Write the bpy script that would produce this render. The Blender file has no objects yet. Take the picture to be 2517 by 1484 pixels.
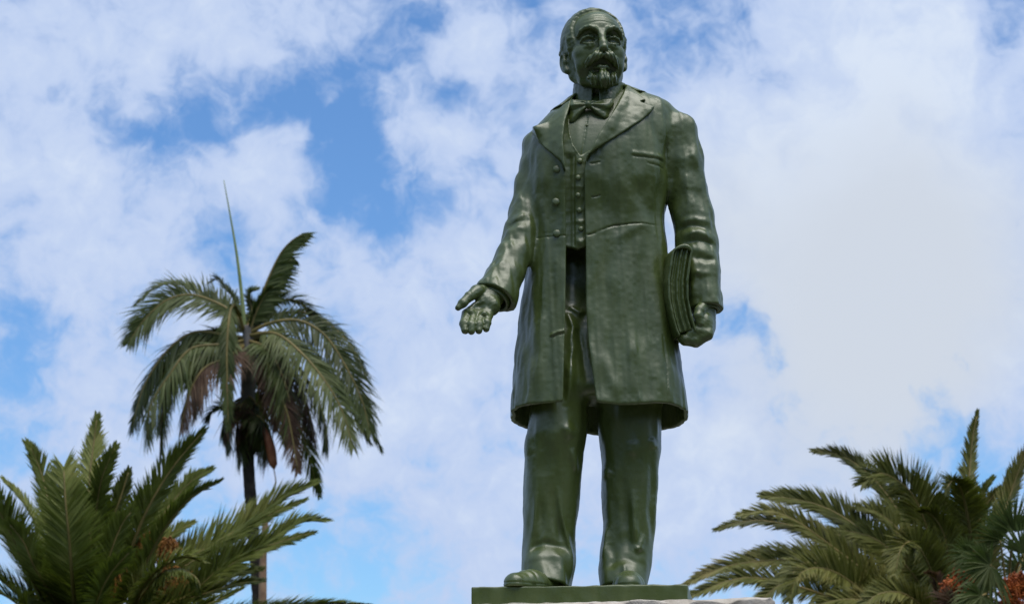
import bpy, bmesh, math, random
import numpy as np

R = math.radians
# ------------------------------------------------------------------ camera
DIST, EYE, PITCH, LENS = 9.65, 1.6, 13.3, 80.0
REFW, REFH = 2517.0, 1484.0            # reference grid the layout was surveyed on
FPX = LENS / 36.0 * REFW
scene = bpy.context.scene
COL = scene.collection
cam = bpy.data.cameras.new('camera')
cam.lens = LENS; cam.sensor_width = 36.0; cam.clip_start = 0.1; cam.clip_end = 20000
cam.dof.use_dof = True; cam.dof.focus_distance = 9.8; cam.dof.aperture_fstop = 6.8
camo = bpy.data.objects.new('camera', cam); COL.objects.link(camo)
camo.location = (0, -DIST, EYE); camo.rotation_euler = (R(90 + PITCH), 0, 0)
scene.camera = camo

SP, CP = math.sin(R(PITCH)), math.cos(R(PITCH))
def ray(u, v):
    dx = (u - REFW / 2) / FPX; dy = (REFH / 2 - v) / FPX
    return dx, CP - dy * SP, SP + dy * CP
def PW(u, v, y):
    """surveyed point at depth y (metres behind the statue's plane) -> world"""
    a, b, c = ray(u, v); t = (y + DIST) / b
    return np.array((t * a, y, EYE + t * c))

# ------------------------------------------------------------------ sun, exposure
SUN_EL, SUN_AZ = 72.0, 140.0     # azimuth clockwise from +Y (the view direction)
sl = bpy.data.lights.new('sun', 'SUN'); sl.energy = 3.2; sl.angle = R(50); sl.color = (1.0, 0.95, 0.87)
so = bpy.data.objects.new('sun', sl); COL.objects.link(so)
sd = (math.sin(R(SUN_AZ)) * math.cos(R(SUN_EL)), math.cos(R(SUN_AZ)) * math.cos(R(SUN_EL)), math.sin(R(SUN_EL)))
from mathutils import Vector
so.rotation_euler = Vector(sd).to_track_quat('Z', 'Y').to_euler()
so.location = (0, 0, 30)
scene.view_settings.view_transform = 'Standard'; scene.view_settings.look = 'None'
scene.view_settings.exposure = 0.0; scene.view_settings.gamma = 1.0
scene.render.engine = 'CYCLES'

# ------------------------------------------------------------------ sky with broken cloud
def build_world():
    w = bpy.data.worlds.new('World'); scene.world = w; w.use_nodes = True
    nt = w.node_tree; N = nt.nodes; LK = nt.links
    N.clear()
    def nd(t, **k):
        n = N.new(t)
        for a, b in k.items(): setattr(n, a, b)
        return n
    def val(sock, x):
        if hasattr(x, 'is_linked') or hasattr(x, 'links'): LK.new(x, sock)
        else: sock.default_value = x
    def math_(op, a, b=None, clamp=False):
        n = nd('ShaderNodeMath', operation=op, use_clamp=clamp); val(n.inputs[0], a)
        if b is not None: val(n.inputs[1], b)
        return n.outputs[0]
    tc = nd('ShaderNodeTexCoord'); D = tc.outputs['Generated']
    def noise(scale, detail, rough, vec, dist=0.0, lac=2.0):
        n = nd('ShaderNodeTexNoise'); n.inputs['Scale'].default_value = scale
        n.inputs['Detail'].default_value = detail; n.inputs['Roughness'].default_value = rough
        n.inputs['Distortion'].default_value = dist; n.inputs['Lacunarity'].default_value = lac
        LK.new(vec, n.inputs['Vector']); return n
    # warped direction so the cloud edges are ragged
    nw = noise(26, 4, 0.55, D)
    sub = nd('ShaderNodeVectorMath', operation='SUBTRACT'); LK.new(nw.outputs['Color'], sub.inputs[0]); sub.inputs[1].default_value = (.5, .5, .5)
    scl = nd('ShaderNodeVectorMath', operation='SCALE'); LK.new(sub.outputs[0], scl.inputs[0]); scl.inputs['Scale'].default_value = 0.028
    add = nd('ShaderNodeVectorMath', operation='ADD'); LK.new(D, add.inputs[0]); LK.new(scl.outputs[0], add.inputs[1])
    DW = add.outputs[0]
    fb = noise(24, 9, 0.60, DW).outputs['Fac']; fb3 = noise(62, 8, 0.62, DW, .4).outputs['Fac']
    fb2 = noise(9, 4, 0.5, D).outputs['Fac']
    acc = math_('ADD', math_('MULTIPLY', math_('SUBTRACT', fb, 0.5), 2.2), math_('MULTIPLY', math_('SUBTRACT', fb2, 0.5), 0.9))
    acc = math_('ADD', acc, math_('MULTIPLY', math_('SUBTRACT', fb3, 0.5), 1.7)); acc = math_('ADD', acc, 0.42)
    def blob(u, v, r, amp):
        d = np.array(ray(u, v)); d = d / np.linalg.norm(d)
        n = nd('ShaderNodeVectorMath', operation='DISTANCE'); LK.new(DW, n.inputs[0]); n.inputs[1].default_value = tuple(d)
        m = nd('ShaderNodeMapRange', interpolation_type='SMOOTHSTEP', clamp=True)
        LK.new(n.outputs['Value'], m.inputs['Value'])
        m.inputs['From Min'].default_value = 0.0; m.inputs['From Max'].default_value = 2.0 * r / FPX
        m.inputs['To Min'].default_value = amp; m.inputs['To Max'].default_value = 0.0
        return m.outputs['Result']
    blobs = [  # gaps of blue
        (490, 250, 80, -.55), (620, 290, 90, -.5), (740, 280, 100, -.5), (870, 310, 100, -.6), (850, 420, 85, -.6), (250, 290, 65, -.5),
        (340, 340, 60, -.4), (900, 480, 70, -.4), (880, 120, 60, -.45), (1010, 60, 60, -.3), (1100, 250, 50, -.5), (560, 600, 80, -.45),
        (480, 330, 60, -.35), (100, 770, 60, -.5), (50, 850, 80, -.5), (20, 1090, 60, -.5), (980, 560, 60, -.4), (1800, 790, 60, -.65), (1890, 860, 45, -.55),
        (1745, 960, 60, -.45), (2330, 1010, 70, -.4), (2215, 1120, 60, -.35), (1905, 190, 35, -.35), (2480, 30, 60, -.6), (2450, 110, 40, -.35),
        (700, 1400, 90, -.42), (860, 1430, 80, -.34), (740, 1290, 60, -.3), (1060, 1120, 60, -.25), (1960, 960, 40, -.3), (1590, 90, 60, -.2), (2420, 1130, 50, -.25),
        (150, 210, 40, -.35), (430, 150, 35, -.3), (1000, 180, 45, -.4), (1330, 40, 60, -.3), (1700, 160, 60, -.25), (1800, 60, 50, -.25), (330, 720, 50, -.25), (1080, 520, 40, -.3), (2060, 1070, 40, -.3),
        # wisps inside the gaps, cloud banks
        (740, 335, 38, .5), (905, 385, 34, .45), (560, 275, 38, .5), (960, 300, 38, .45), (790, 250, 30, .4), (870, 450, 30, .4), (310, 300, 26, .3), (830, 360, 24, .35),
        (640, 410, 105, .6), (170, 600, 220, .5), (640, 70, 240, .45), (250, 110, 200, .4), (1120, 900, 260, .45), (2150, 330, 330, .7),
        (2050, 640, 300, .7), (2300, 760, 260, .6), (2180, 120, 200, .5), (1160, 350, 80, .45), (1140, 110, 80, .4), (960, 1000, 160, .3), (1700, 1200, 200, .3),
        (60, 300, 150, .3), (1100, 640, 110, .35), (1750, 420, 170, .3), (400, 560, 90, .2), (1350, 1250, 200, .2)]
    for b in blobs: acc = math_('ADD', acc, blob(*b))
    mask = nd('ShaderNodeMapRange', interpolation_type='SMOOTHSTEP', clamp=True); LK.new(acc, mask.inputs['Value'])
    mask.inputs['From Min'].default_value = -0.22; mask.inputs['From Max'].default_value = 0.78
    thick = nd('ShaderNodeMapRange', interpolation_type='SMOOTHSTEP', clamp=True); LK.new(acc, thick.inputs['Value'])
    thick.inputs['From Min'].default_value = 0.55; thick.inputs['From Max'].default_value = 1.9
    # heavy grey underside of the bank
    gacc = math_('MULTIPLY', math_('SUBTRACT', fb2, 0.5), 0.8)
    for b in [(2150, 930, 260, .65), (2250, 740, 260, .5), (1900, 640, 190, .4), (2380, 560, 240, .4), (1740, 520, 150, .35), (2100, 400, 220, .3)]: gacc = math_('ADD', gacc, blob(*b))
    grey = nd('ShaderNodeMapRange', interpolation_type='SMOOTHSTEP', clamp=True); LK.new(gacc, grey.inputs['Value'])
    grey.inputs['From Min'].default_value = 0.0; grey.inputs['From Max'].default_value = 1.0
    def mix(f, a, b):
        m = nd('ShaderNodeMix', data_type='RGBA'); val(m.inputs[0], f); val(m.inputs[6], a); val(m.inputs[7], b); return m.outputs[2]
    sky = nd('ShaderNodeTexSky', sky_type='NISHITA'); sky.sun_disc = False
    sky.sun_elevation = R(SUN_EL); sky.sun_rotation = R(SUN_AZ); sky.air_density = 1.0; sky.dust_density = 0.3; sky.ozone_density = 2.0
    bgs = nd('ShaderNodeBackground'); bgs.inputs['Strength'].default_value = 0.145
    tint = nd('ShaderNodeMix', data_type='RGBA', blend_type='MULTIPLY'); tint.inputs[0].default_value = 1.0
    LK.new(sky.outputs[0], tint.inputs[6]); tint.inputs[7].default_value = (0.58, 0.82, 1.06, 1)
    LK.new(tint.outputs[2], bgs.inputs['Color'])
    thin = (0.52, 0.635, 0.88, 1); white = (0.705, 0.795, 0.94, 1); warm = (0.70, 0.74, 0.82, 1); dull = (0.63, 0.69, 0.785, 1)
    c = mix(thick.outputs[0], thin, white)
    c = mix(grey.outputs[0], c, dull)
    bgc = nd('ShaderNodeBackground'); bgc.inputs['Strength'].default_value = 1.0; LK.new(c, bgc.inputs['Color'])
    ms = nd('ShaderNodeMixShader'); LK.new(mask.outputs[0], ms.inputs[0]); LK.new(bgs.outputs[0], ms.inputs[1]); LK.new(bgc.outputs[0], ms.inputs[2])
    out = nd('ShaderNodeOutputWorld'); LK.new(ms.outputs[0], out.inputs['Surface'])
build_world()

# ------------------------------------------------------------------ materials
def new_mat(name):
    m = bpy.data.materials.new(name); m.use_nodes = True
    nt = m.node_tree; return m, nt, nt.nodes['Principled BSDF']
def nnode(nt, t, **k):
    n = nt.nodes.new(t)
    for a, b in k.items(): setattr(n, a, b)
    return n
def noise_n(nt, vec, scale, detail=5, rough=.55, dist=0.0):
    n = nnode(nt, 'ShaderNodeTexNoise'); n.inputs['Scale'].default_value = scale; n.inputs['Detail'].default_value = detail
    n.inputs['Roughness'].default_value = rough; n.inputs['Distortion'].default_value = dist
    nt.links.new(vec, n.inputs['Vector']); return n.outputs['Fac']
def ramp(nt, f, stops):
    r = nnode(nt, 'ShaderNodeValToRGB'); e = r.color_ramp.elements
    while len(e) < len(stops): e.new(0.5)
    for x, (p, c) in zip(e, stops): x.position = p; x.color = (*c, 1) if len(c) == 3 else c
    nt.links.new(f, r.inputs[0]); return r.outputs[0]
def geo_pos(nt): return nnode(nt, 'ShaderNodeNewGeometry').outputs['Position']

def mat_statue():
    m, nt, b = new_mat('green_enamel'); p = geo_pos(nt)
    mp = nnode(nt, 'ShaderNodeMapping'); mp.inputs['Scale'].default_value = (1, 1, .3); nt.links.new(p, mp.inputs['Vector'])
    f1 = noise_n(nt, mp.outputs[0], 9, 5, .6, .4)
    col = ramp(nt, f1, [(.3, (.049, .074, .015)), (.55, (.068, .097, .022)), (.72, (.090, .118, .034))])
    nt.links.new(col, b.inputs['Base Color'])
    f2 = noise_n(nt, mp.outputs[0], 14, 6, .65, .6)
    rr = nnode(nt, 'ShaderNodeMapRange'); nt.links.new(f2, rr.inputs[0]); rr.inputs[1].default_value = .3; rr.inputs[2].default_value = .72
    rr.inputs[3].default_value = .29; rr.inputs[4].default_value = .50; nt.links.new(rr.outputs[0], b.inputs['Roughness'])
    b.inputs['Specular IOR Level'].default_value = .75
    h1 = noise_n(nt, p, 22, 4, .6); h2 = noise_n(nt, p, 110, 3, .6)
    mm = nnode(nt, 'ShaderNodeMath', operation='MULTIPLY_ADD'); nt.links.new(h2, mm.inputs[0]); mm.inputs[1].default_value = .22; nt.links.new(h1, mm.inputs[2])
    bp = nnode(nt, 'ShaderNodeBump'); bp.inputs['Strength'].default_value = .3; bp.inputs['Distance'].default_value = .004
    nt.links.new(mm.outputs[0], bp.inputs['Height']); nt.links.new(bp.outputs[0], b.inputs['Normal'])
    return m
def mat_rough(name, stops, scale, rough=.9, bump=.4, bdist=.01, bscale=40, detail=6):
    m, nt, b = new_mat(name); p = geo_pos(nt)
    nt.links.new(ramp(nt, noise_n(nt, p, scale, detail, .6), stops), b.inputs['Base Color'])
    b.inputs['Roughness'].default_value = rough; b.inputs['Specular IOR Level'].default_value = .3
    bp = nnode(nt, 'ShaderNodeBump'); bp.inputs['Strength'].default_value = bump; bp.inputs['Distance'].default_value = bdist
    nt.links.new(noise_n(nt, p, bscale, 6, .65), bp.inputs['Height']); nt.links.new(bp.outputs[0], b.inputs['Normal'])
    return m
def mat_leaf(name, stops, scale=1.2, trans=(.10, .16, .03), tfac=.25, rough=.5):
    m, nt, b = new_mat(name); p = geo_pos(nt)
    oi = nnode(nt, 'ShaderNodeObjectInfo')
    f = noise_n(nt, p, scale, 5, .65)
    a = nnode(nt, 'ShaderNodeMath', operation='MULTIPLY_ADD'); nt.links.new(oi.outputs['Random'], a.inputs[0]); a.inputs[1].default_value = .34
    nt.links.new(f, a.inputs[2])
    s = nnode(nt, 'ShaderNodeMath', operation='SUBTRACT'); nt.links.new(a.outputs[0], s.inputs[0]); s.inputs[1].default_value = .17
    nt.links.new(ramp(nt, s.outputs[0], stops), b.inputs['Base Color'])
    b.inputs['Roughness'].default_value = rough; b.inputs['Specular IOR Level'].default_value = .22
    t = nnode(nt, 'ShaderNodeBsdfTranslucent'); t.inputs['Color'].default_value = (*trans, 1)
    ms = nnode(nt, 'ShaderNodeMixShader'); ms.inputs[0].default_value = tfac
    nt.links.new(b.outputs[0], ms.inputs[1]); nt.links.new(t.outputs[0], ms.inputs[2])
    nt.links.new(ms.outputs[0], nt.nodes['Material Output'].inputs['Surface'])
    return m
M = {
    'statue': mat_statue(),
    'stone': mat_rough('pale_stone', [(.3, (.33, .295, .24)), (.5, (.50, .455, .39)), (.7, (.60, .56, .49))], 14, .88, .7, .012, 38),
    'ground': mat_rough('lawn_ground', [(.3, (.035, .055, .018)), (.55, (.06, .085, .028)), (.75, (.10, .10, .05))], .7, .95, .5, .03, 12),
    'paving': mat_rough('paving', [(.3, (.07, .065, .06)), (.7, (.12, .115, .105))], 3, .9, .3, .01, 30),
    'trunk': mat_rough('palm_trunk', [(.3, (.018, .013, .010)), (.6, (.045, .033, .027)), (.8, (.09, .07, .055))], 6, .95, .8, .04, 9),
    'trunk_grey': mat_rough('crownshaft', [(.3, (.07, .065, .055)), (.6, (.13, .12, .11)), (.8, (.12, .075, .05))], 3, .8, .4, .03, 6),
    'fibre': mat_rough('dead_stalk', [(.3, (.18, .10, .06)), (.6, (.33, .20, .12)), (.8, (.40, .27, .17))], 4, .9, .5, .02, 14),
    'spathe': mat_rough('spathe', [(.3, (.12, .03, .015)), (.55, (.26, .09, .04)), (.8, (.36, .18, .10))], 2.5, .7, .3, .02, 8),
    'date': mat_leaf('date_palm_leaf', [(.22, (.040, .050, .007)), (.45, (.094, .112, .017)), (.62, (.155, .175, .036)), (.85, (.28, .26, .075))], 1.4, (.16, .23, .02), .16),
    'date2': mat_leaf('date_palm_leaf_olive', [(.22, (.040, .043, .007)), (.45, (.092, .098, .017)), (.62, (.150, .150, .034)), (.85, (.28, .21, .075))], 1.4, (.16, .20, .02), .16),
    'queen': mat_leaf('queen_palm_leaf', [(.22, (.022, .030, .007)), (.45, (.050, .066, .016)), (.62, (.088, .110, .032)), (.85, (.16, .17, .065))], 1.0, (.12, .18, .02), .18),
    'dead': mat_leaf('dead_palm_leaf', [(.22, (.022, .013, .008)), (.45, (.052, .029, .017)), (.62, (.11, .066, .040)), (.85, (.22, .15, .095))], 1.6, (.16, .09, .05), .2, .7),
    'fan': mat_leaf('fan_palm_leaf', [(.22, (.034, .044, .010)), (.45, (.072, .092, .024)), (.62, (.14, .16, .06)), (.85, (.25, .25, .12))], 2.5),
    'spear': mat_rough('unopened_leaf', [(.3, (.15, .20, .07)), (.6, (.22, .27, .10)), (.8, (.28, .30, .13))], 3, .5, .1, .01, 12),
    'belt': mat_leaf('broad_leaf', [(.25, (.02, .035, .01)), (.5, (.045, .07, .02)), (.75, (.08, .11, .035))], .6),
    'rachis': mat_rough('leaf_stalk', [(.3, (.10, .085, .022)), (.6, (.19, .145, .045)), (.8, (.25, .17, .06))], 3, .55, .2, .01, 12),
    'fruit': mat_rough('orange_fruit', [(.3, (.16, .065, .012)), (.6, (.34, .14, .022)), (.8, (.46, .22, .04))], 7, .6, .1, .01, 12),
    'redfruit': mat_rough('red_fruit', [(.3, (.20, .045, .010)), (.6, (.42, .10, .016)), (.8, (.55, .18, .03))], 9, .5, .1, .01, 12),
}

# ------------------------------------------------------------------ object helpers
def empty(name, loc, label=None, cat=None, group=None, kind=None):
    o = bpy.data.objects.new(name, None); COL.objects.link(o); o.location = loc; o.empty_display_size = .2
    tag(o, label, cat, group, kind); return o
def tag(o, label=None, cat=None, group=None, kind=None):
    if label: o['label'] = label
    if cat: o['category'] = cat
    if group: o['group'] = group
    if kind: o['kind'] = kind
def origin_of(o):
    p = Vector((0, 0, 0))
    while o is not None: p += Vector(o.location); o = o.parent
    return p
def np_mesh(name, V, F, mat, parent=None, smooth=True, label=None, kind=None):
    """V (n,3) world coordinates, F (m,3|4) faces or list of such arrays"""
    V = np.asarray(V, np.float32)
    Fs = [np.asarray(f, np.int32) for f in (F if isinstance(F, list) else [F]) if len(f)]
    me = bpy.data.meshes.new(name)
    off = np.array(origin_of(parent), np.float32) if parent else np.zeros(3, np.float32)
    me.vertices.add(len(V)); me.vertices.foreach_set('co', (V - off).ravel())
    nl = sum(f.size for f in Fs); npoly = sum(len(f) for f in Fs)
    me.loops.add(nl); me.loops.foreach_set('vertex_index', np.concatenate([f.ravel() for f in Fs]))
    tot = np.concatenate([np.full(len(f), f.shape[1], np.int32) for f in Fs])
    st = np.concatenate([[0], np.cumsum(tot)[:-1]]).astype(np.int32)
    me.polygons.add(npoly); me.polygons.foreach_set('loop_start', st); me.polygons.foreach_set('loop_total', tot)
    me.update(calc_edges=True); me.validate()
    me.polygons.foreach_set('use_smooth', np.full(len(me.polygons), smooth, bool))
    me.materials.append(mat)
    o = bpy.data.objects.new(name, me); COL.objects.link(o)
    if parent: o.parent = parent
    if label: o['label'] = label
    if kind: o['kind'] = kind
    return o
def tube(pts, radii, seg=8, cap=True):
    """swept tube -> V, F"""
    pts = np.asarray(pts, float); n = len(pts)
    radii = np.full(n, radii) if np.isscalar(radii) else np.asarray(radii, float)
    T = np.gradient(pts, axis=0); T /= np.linalg.norm(T, axis=1)[:, None] + 1e-9
    ref = np.array((0, 0, 1.0)) if abs(T[0][2]) < .9 else np.array((1.0, 0, 0))
    A = np.cross(T, ref); A /= np.linalg.norm(A, axis=1)[:, None] + 1e-9
    B = np.cross(T, A)
    th = np.arange(seg) / seg * 2 * math.pi
    V = pts[:, None, :] + radii[:, None, None] * (np.cos(th)[None, :, None] * A[:, None, :] + np.sin(th)[None, :, None] * B[:, None, :])
    V = V.reshape(-1, 3); F = []
    i = np.arange(n - 1)[:, None] * seg; j = np.arange(seg)[None, :]; k = (j + 1) % seg
    F = np.stack([i + j, i + k, i + seg + k, i + seg + j], -1).reshape(-1, 4)
    if cap:
        V = np.vstack([V, pts[:1], pts[-1:]]); a, b = n * seg, n * seg + 1
        jj = np.arange(seg); kk = (jj + 1) % seg
        T1 = np.stack([np.full(seg, a), kk, jj], -1); T2 = np.stack([np.full(seg, b), (n - 1) * seg + jj, (n - 1) * seg + kk], -1)
        return V, [F, np.vstack([T1, T2])]
    return V, [F]
def spline(P, n):
    """Catmull-Rom through the points, resampled by arc length"""
    P = np.asarray(P, float)
    if len(P) == 2: Q = P[0] + (P[1] - P[0]) * np.linspace(0, 1, 40)[:, None]
    else:
        E = np.vstack([2 * P[0] - P[1], P, 2 * P[-1] - P[-2]]); Q = []
        t = np.linspace(0, 1, 16, endpoint=False)[:, None]
        for i in range(len(P) - 1):
            a, b, c, d = E[i:i + 4]
            Q.append(.5 * (2 * b + (c - a) * t + (2 * a - 5 * b + 4 * c - d) * t ** 2 + (3 * b - a - 3 * c + d) * t ** 3))
        Q = np.vstack(Q + [P[-1:]])
    s = np.concatenate([[0], np.cumsum(np.linalg.norm(np.diff(Q, axis=0), axis=1))])
    x = np.linspace(0, s[-1], n)
    return np.stack([np.interp(x, s, Q[:, k]) for k in range(Q.shape[1])], 1)

# ================================================================== setting
def ground():
    n = 90; g = np.linspace(-1, 1, n); g = np.sign(g) * np.abs(g) ** 2.6 * 2500
    X, Y = np.meshgrid(g, g + 30, indexing='ij')
    Z = np.zeros_like(X)
    V = np.stack([X, Y, Z], -1).reshape(-1, 3)
    i, j = np.meshgrid(np.arange(n - 1), np.arange(n - 1), indexing='ij'); a = (i * n + j).ravel()
    o = np_mesh('ground', V, np.stack([a, a + n, a + n + 1, a + 1], -1), M['ground']); o['kind'] = 'structure'
    bm = bmesh.new()
    bmesh.ops.create_circle(bm, cap_ends=True, segments=64, radius=14.0)
    me = bpy.data.meshes.new('pavement'); bm.to_mesh(me); bm.free(); me.materials.append(M['paving'])
    o = bpy.data.objects.new('pavement', me); COL.objects.link(o); o.location = (0, -3, .006); o['kind'] = 'structure'
ground()
def added_tree_belt():
    """unseen trees added behind the camera to darken what the glossy paint mirrors"""
    r = np.random.RandomState(17); V, F4, o = [], [], 0
    for i in range(34):
        az = R(180 + (-100 + 200 * i / 33) + r.uniform(-2, 2)); d = r.uniform(17, 22); h = r.uniform(8.5, 11.8)
        cx, cy = math.sin(az) * d + .3, math.cos(az) * d
        for k in range(6):
            t0, t1 = k / 6, (k + 1) / 6; r0, r1 = .28 * (1 - .6 * t0), .28 * (1 - .6 * t1)
            for j in range(6):
                a0, a1 = j / 6 * 2 * math.pi, (j + 1) / 6 * 2 * math.pi
                V += [(cx + math.cos(a0) * r0, cy + math.sin(a0) * r0, t0 * h * .6), (cx + math.cos(a1) * r0, cy + math.sin(a1) * r0, t0 * h * .6), (cx + math.cos(a1) * r1, cy + math.sin(a1) * r1, t1 * h * .6), (cx + math.cos(a0) * r1, cy + math.sin(a0) * r1, t1 * h * .6)]
        n = 2600; c = r.normal(size=(n, 3)); c = c / np.linalg.norm(c, axis=1)[:, None] * (r.rand(n, 1) ** .45) * np.array((3.0, 3.0, h * .42)) * (1 + .25 * np.sin(c[:, :1] * 9 + i)) + np.array((cx, cy, h * .56))
        a = r.normal(size=(n, 3)); a /= np.linalg.norm(a, axis=1)[:, None]; bb = np.cross(a, r.normal(size=(n, 3))); bb /= np.linalg.norm(bb, axis=1)[:, None]
        s1 = r.uniform(.10, .20, (n, 1)); s2 = s1 * .5
        V += np.stack([c - a * s1, c + bb * s2, c + a * s1, c - bb * s2], 1).reshape(-1, 3).tolist()
    V = np.array(V); F = np.arange(len(V)).reshape(-1, 4)
    o = np_mesh('added_wood', V, F, M['belt'], None, False); tag(o, 'belt of dark leafy trees closing the square behind the viewer', 'added_wood', kind='stuff')
added_tree_belt()  # added out of view: foliage blocks low sky light and reflections on the statue

# ================================================================== implicit sculpting tools
# the figure is sculpted in units of S metres; X right, Y away from the viewer, Z up
S = 0.00178
def L3(u, v, Y):
    w = PW(u, v, Y * S); return np.array((w[0] / S, Y, w[2] / S), np.float32)
def smin(a, b, k):
    h = np.clip(k - np.abs(a - b), 0, None) / k
    return np.minimum(a, b) - h * h * k * .25
def smax(a, b, k): return -smin(-a, -b, k)
def seg_d(P, a, b):
    """distance to segment and parameter"""
    a = np.asarray(a, np.float32); b = np.asarray(b, np.float32); ab = b - a
    px, py, pz = P[0] - a[0], P[1] - a[1], P[2] - a[2]
    t = np.clip((px * ab[0] + py * ab[1] + pz * ab[2]) / max(float(ab @ ab), 1e-6), 0, 1)
    dx, dy, dz = px - t * ab[0], py - t * ab[1], pz - t * ab[2]
    return np.sqrt(dx * dx + dy * dy + dz * dz), t
def chain(P, pts, k=None):
    """pts rows (x,y,z,r): tapered limb"""
    out = None
    for p, q in zip(pts[:-1], pts[1:]):
        d, t = seg_d(P, p[:3], q[:3]); d = d - (p[3] + (q[3] - p[3]) * t)
        out = d if out is None else (np.minimum(out, d) if not k else smin(out, d, k))
    return out
def ball(P, c, r):
    return np.sqrt((P[0] - c[0]) ** 2 + (P[1] - c[1]) ** 2 + (P[2] - c[2]) ** 2) - r
def ellip(P, c, r):
    x, y, z = (P[0] - c[0]), (P[1] - c[1]), (P[2] - c[2])
    k0 = np.sqrt((x / r[0]) ** 2 + (y / r[1]) ** 2 + (z / r[2]) ** 2)
    k1 = np.sqrt((x / r[0] ** 2) ** 2 + (y / r[1] ** 2) ** 2 + (z / r[2] ** 2) ** 2)
    return k0 * (k0 - 1) / (k1 + 1e-6)
def poly2(x, z, pts):
    """signed distance to a polygon in the x-z plane"""
    pts = np.asarray(pts, np.float32); d = np.full(x.shape, 1e9, np.float32); s = np.ones(x.shape, np.float32)
    for i in range(len(pts)):
        a = pts[i]; b = pts[i - 1]; e = b - a; wx, wz = x - a[0], z - a[1]
        t = np.clip((wx * e[0] + wz * e[1]) / float(e @ e), 0, 1)
        d = np.minimum(d, (wx - e[0] * t) ** 2 + (wz - e[1] * t) ** 2)
        c1 = z >= a[1]; c2 = z < b[1]; c3 = e[0] * wz > e[1] * wx
        flip = (c1 & c2 & c3) | (~c1 & ~c2 & ~c3); s = np.where(flip, -s, s)
    return s * np.sqrt(d)
def stroke(P, pts, w, amp, taper=True):
    """front relief along an (x,z) polyline: +amp raises, -amp cuts"""
    best = None; n = len(pts) - 1
    for i, (p, q) in enumerate(zip(pts[:-1], pts[1:])):
        ax, az = p; ex, ez = q[0] - p[0], q[1] - p[1]
        wx, wz = P[0] - ax, P[2] - az
        t = np.clip((wx * ex + wz * ez) / max(ex * ex + ez * ez, 1e-6), 0, 1)
        d2 = (wx - ex * t) ** 2 + (wz - ez * t) ** 2
        g = np.exp(-d2 / (w * w))
        if taper:
            s = (i + t) / n; g = g * np.clip(4 * s * (1 - s) + .15, 0, 1)
        best = g if best is None else np.maximum(best, g)
    return best * amp
def vnoise(P, sc, seed=0):
    """smooth pseudo noise in about [-1,1]"""
    rng = np.random.RandomState(seed); out = 0
    for _ in range(5):
        d = rng.normal(size=3); d /= np.linalg.norm(d); f = (0.6 + rng.rand() * .9) / sc * 6.28; ph = rng.rand() * 6.28
        d2 = rng.normal(size=3) / sc * 3; 
        out = out + np.sin((P[0] * d[0] + P[1] * d[1] + P[2] * d[2]) * f + ph + 1.3 * np.sin(P[0] * d2[0] + P[1] * d2[1] + P[2] * d2[2]))
    return (out / 3.2).astype(np.float32)
_LT = np.random.RandomState(99).uniform(-1, 1, (32, 32, 32)).astype(np.float32)
def lump(P, sc, zs=1.0, sh=0.0):
    """even value noise: dents and lumps of the modelling"""
    q = [P[0] / sc + sh, P[1] / sc + sh * .7, P[2] * zs / sc + sh * 1.3]; i = [np.floor(a).astype(np.int32) for a in q]
    f = [a - b_ for a, b_ in zip(q, i)]; f = [a * a * (3 - 2 * a) for a in f]; out = 0
    for dx in (0, 1):
        for dy in (0, 1):
            for dz in (0, 1):
                w = (f[0] if dx else 1 - f[0]) * (f[1] if dy else 1 - f[1]) * (f[2] if dz else 1 - f[2])
                out = out + w * _LT[(i[0] + dx) & 31, (i[1] + dy) & 31, (i[2] + dz) & 31]
    return out.astype(np.float32)
class Loft:
    """body defined by horizontal sections: rows (v, uL, uR, front, back)"""
    def __init__(s, rows, n=2.4, ysil=0):
        z, xl, xr, f, b = [], [], [], [], []
        for v, ul, ur, yf, yb in rows:
            p = L3(ul, v, ysil); q = L3(ur, v, ysil); z.append(p[2]); xl.append(p[0]); xr.append(q[0]); f.append(yf); b.append(yb)
        z = np.array(z)[::-1]; zz = np.linspace(z[0], z[-1], 400); ker = np.hanning(23); ker /= ker.sum()
        def sm(a):
            y = np.interp(zz, z, np.array(a, float)[::-1]); return np.convolve(np.pad(y, 11, mode='reflect', reflect_type='odd'), ker, 'valid').astype(np.float32)
        s.z, s.xl, s.xr, s.f, s.b, s.n = zz.astype(np.float32), sm(xl), sm(xr), sm(f), sm(b), n
    def __call__(s, P, off=0.0):
        z = P[2]; xl = np.interp(z, s.z, s.xl); xr = np.interp(z, s.z, s.xr); f = np.interp(z, s.z, s.f); b = np.interp(z, s.z, s.b)
        cx = (xl + xr) / 2; a = (xr - xl) / 2; cy = (f + b) / 2; d = (b - f) / 2
        x = P[0] - cx; y = P[1] - cy
        r = ((np.abs(x) / a) ** s.n + (np.abs(y) / d) ** s.n) ** (1 / s.n); rho = np.sqrt(x * x + y * y)
        return (rho - rho / np.maximum(r, 1e-3) - off).astype(np.float32)

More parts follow.
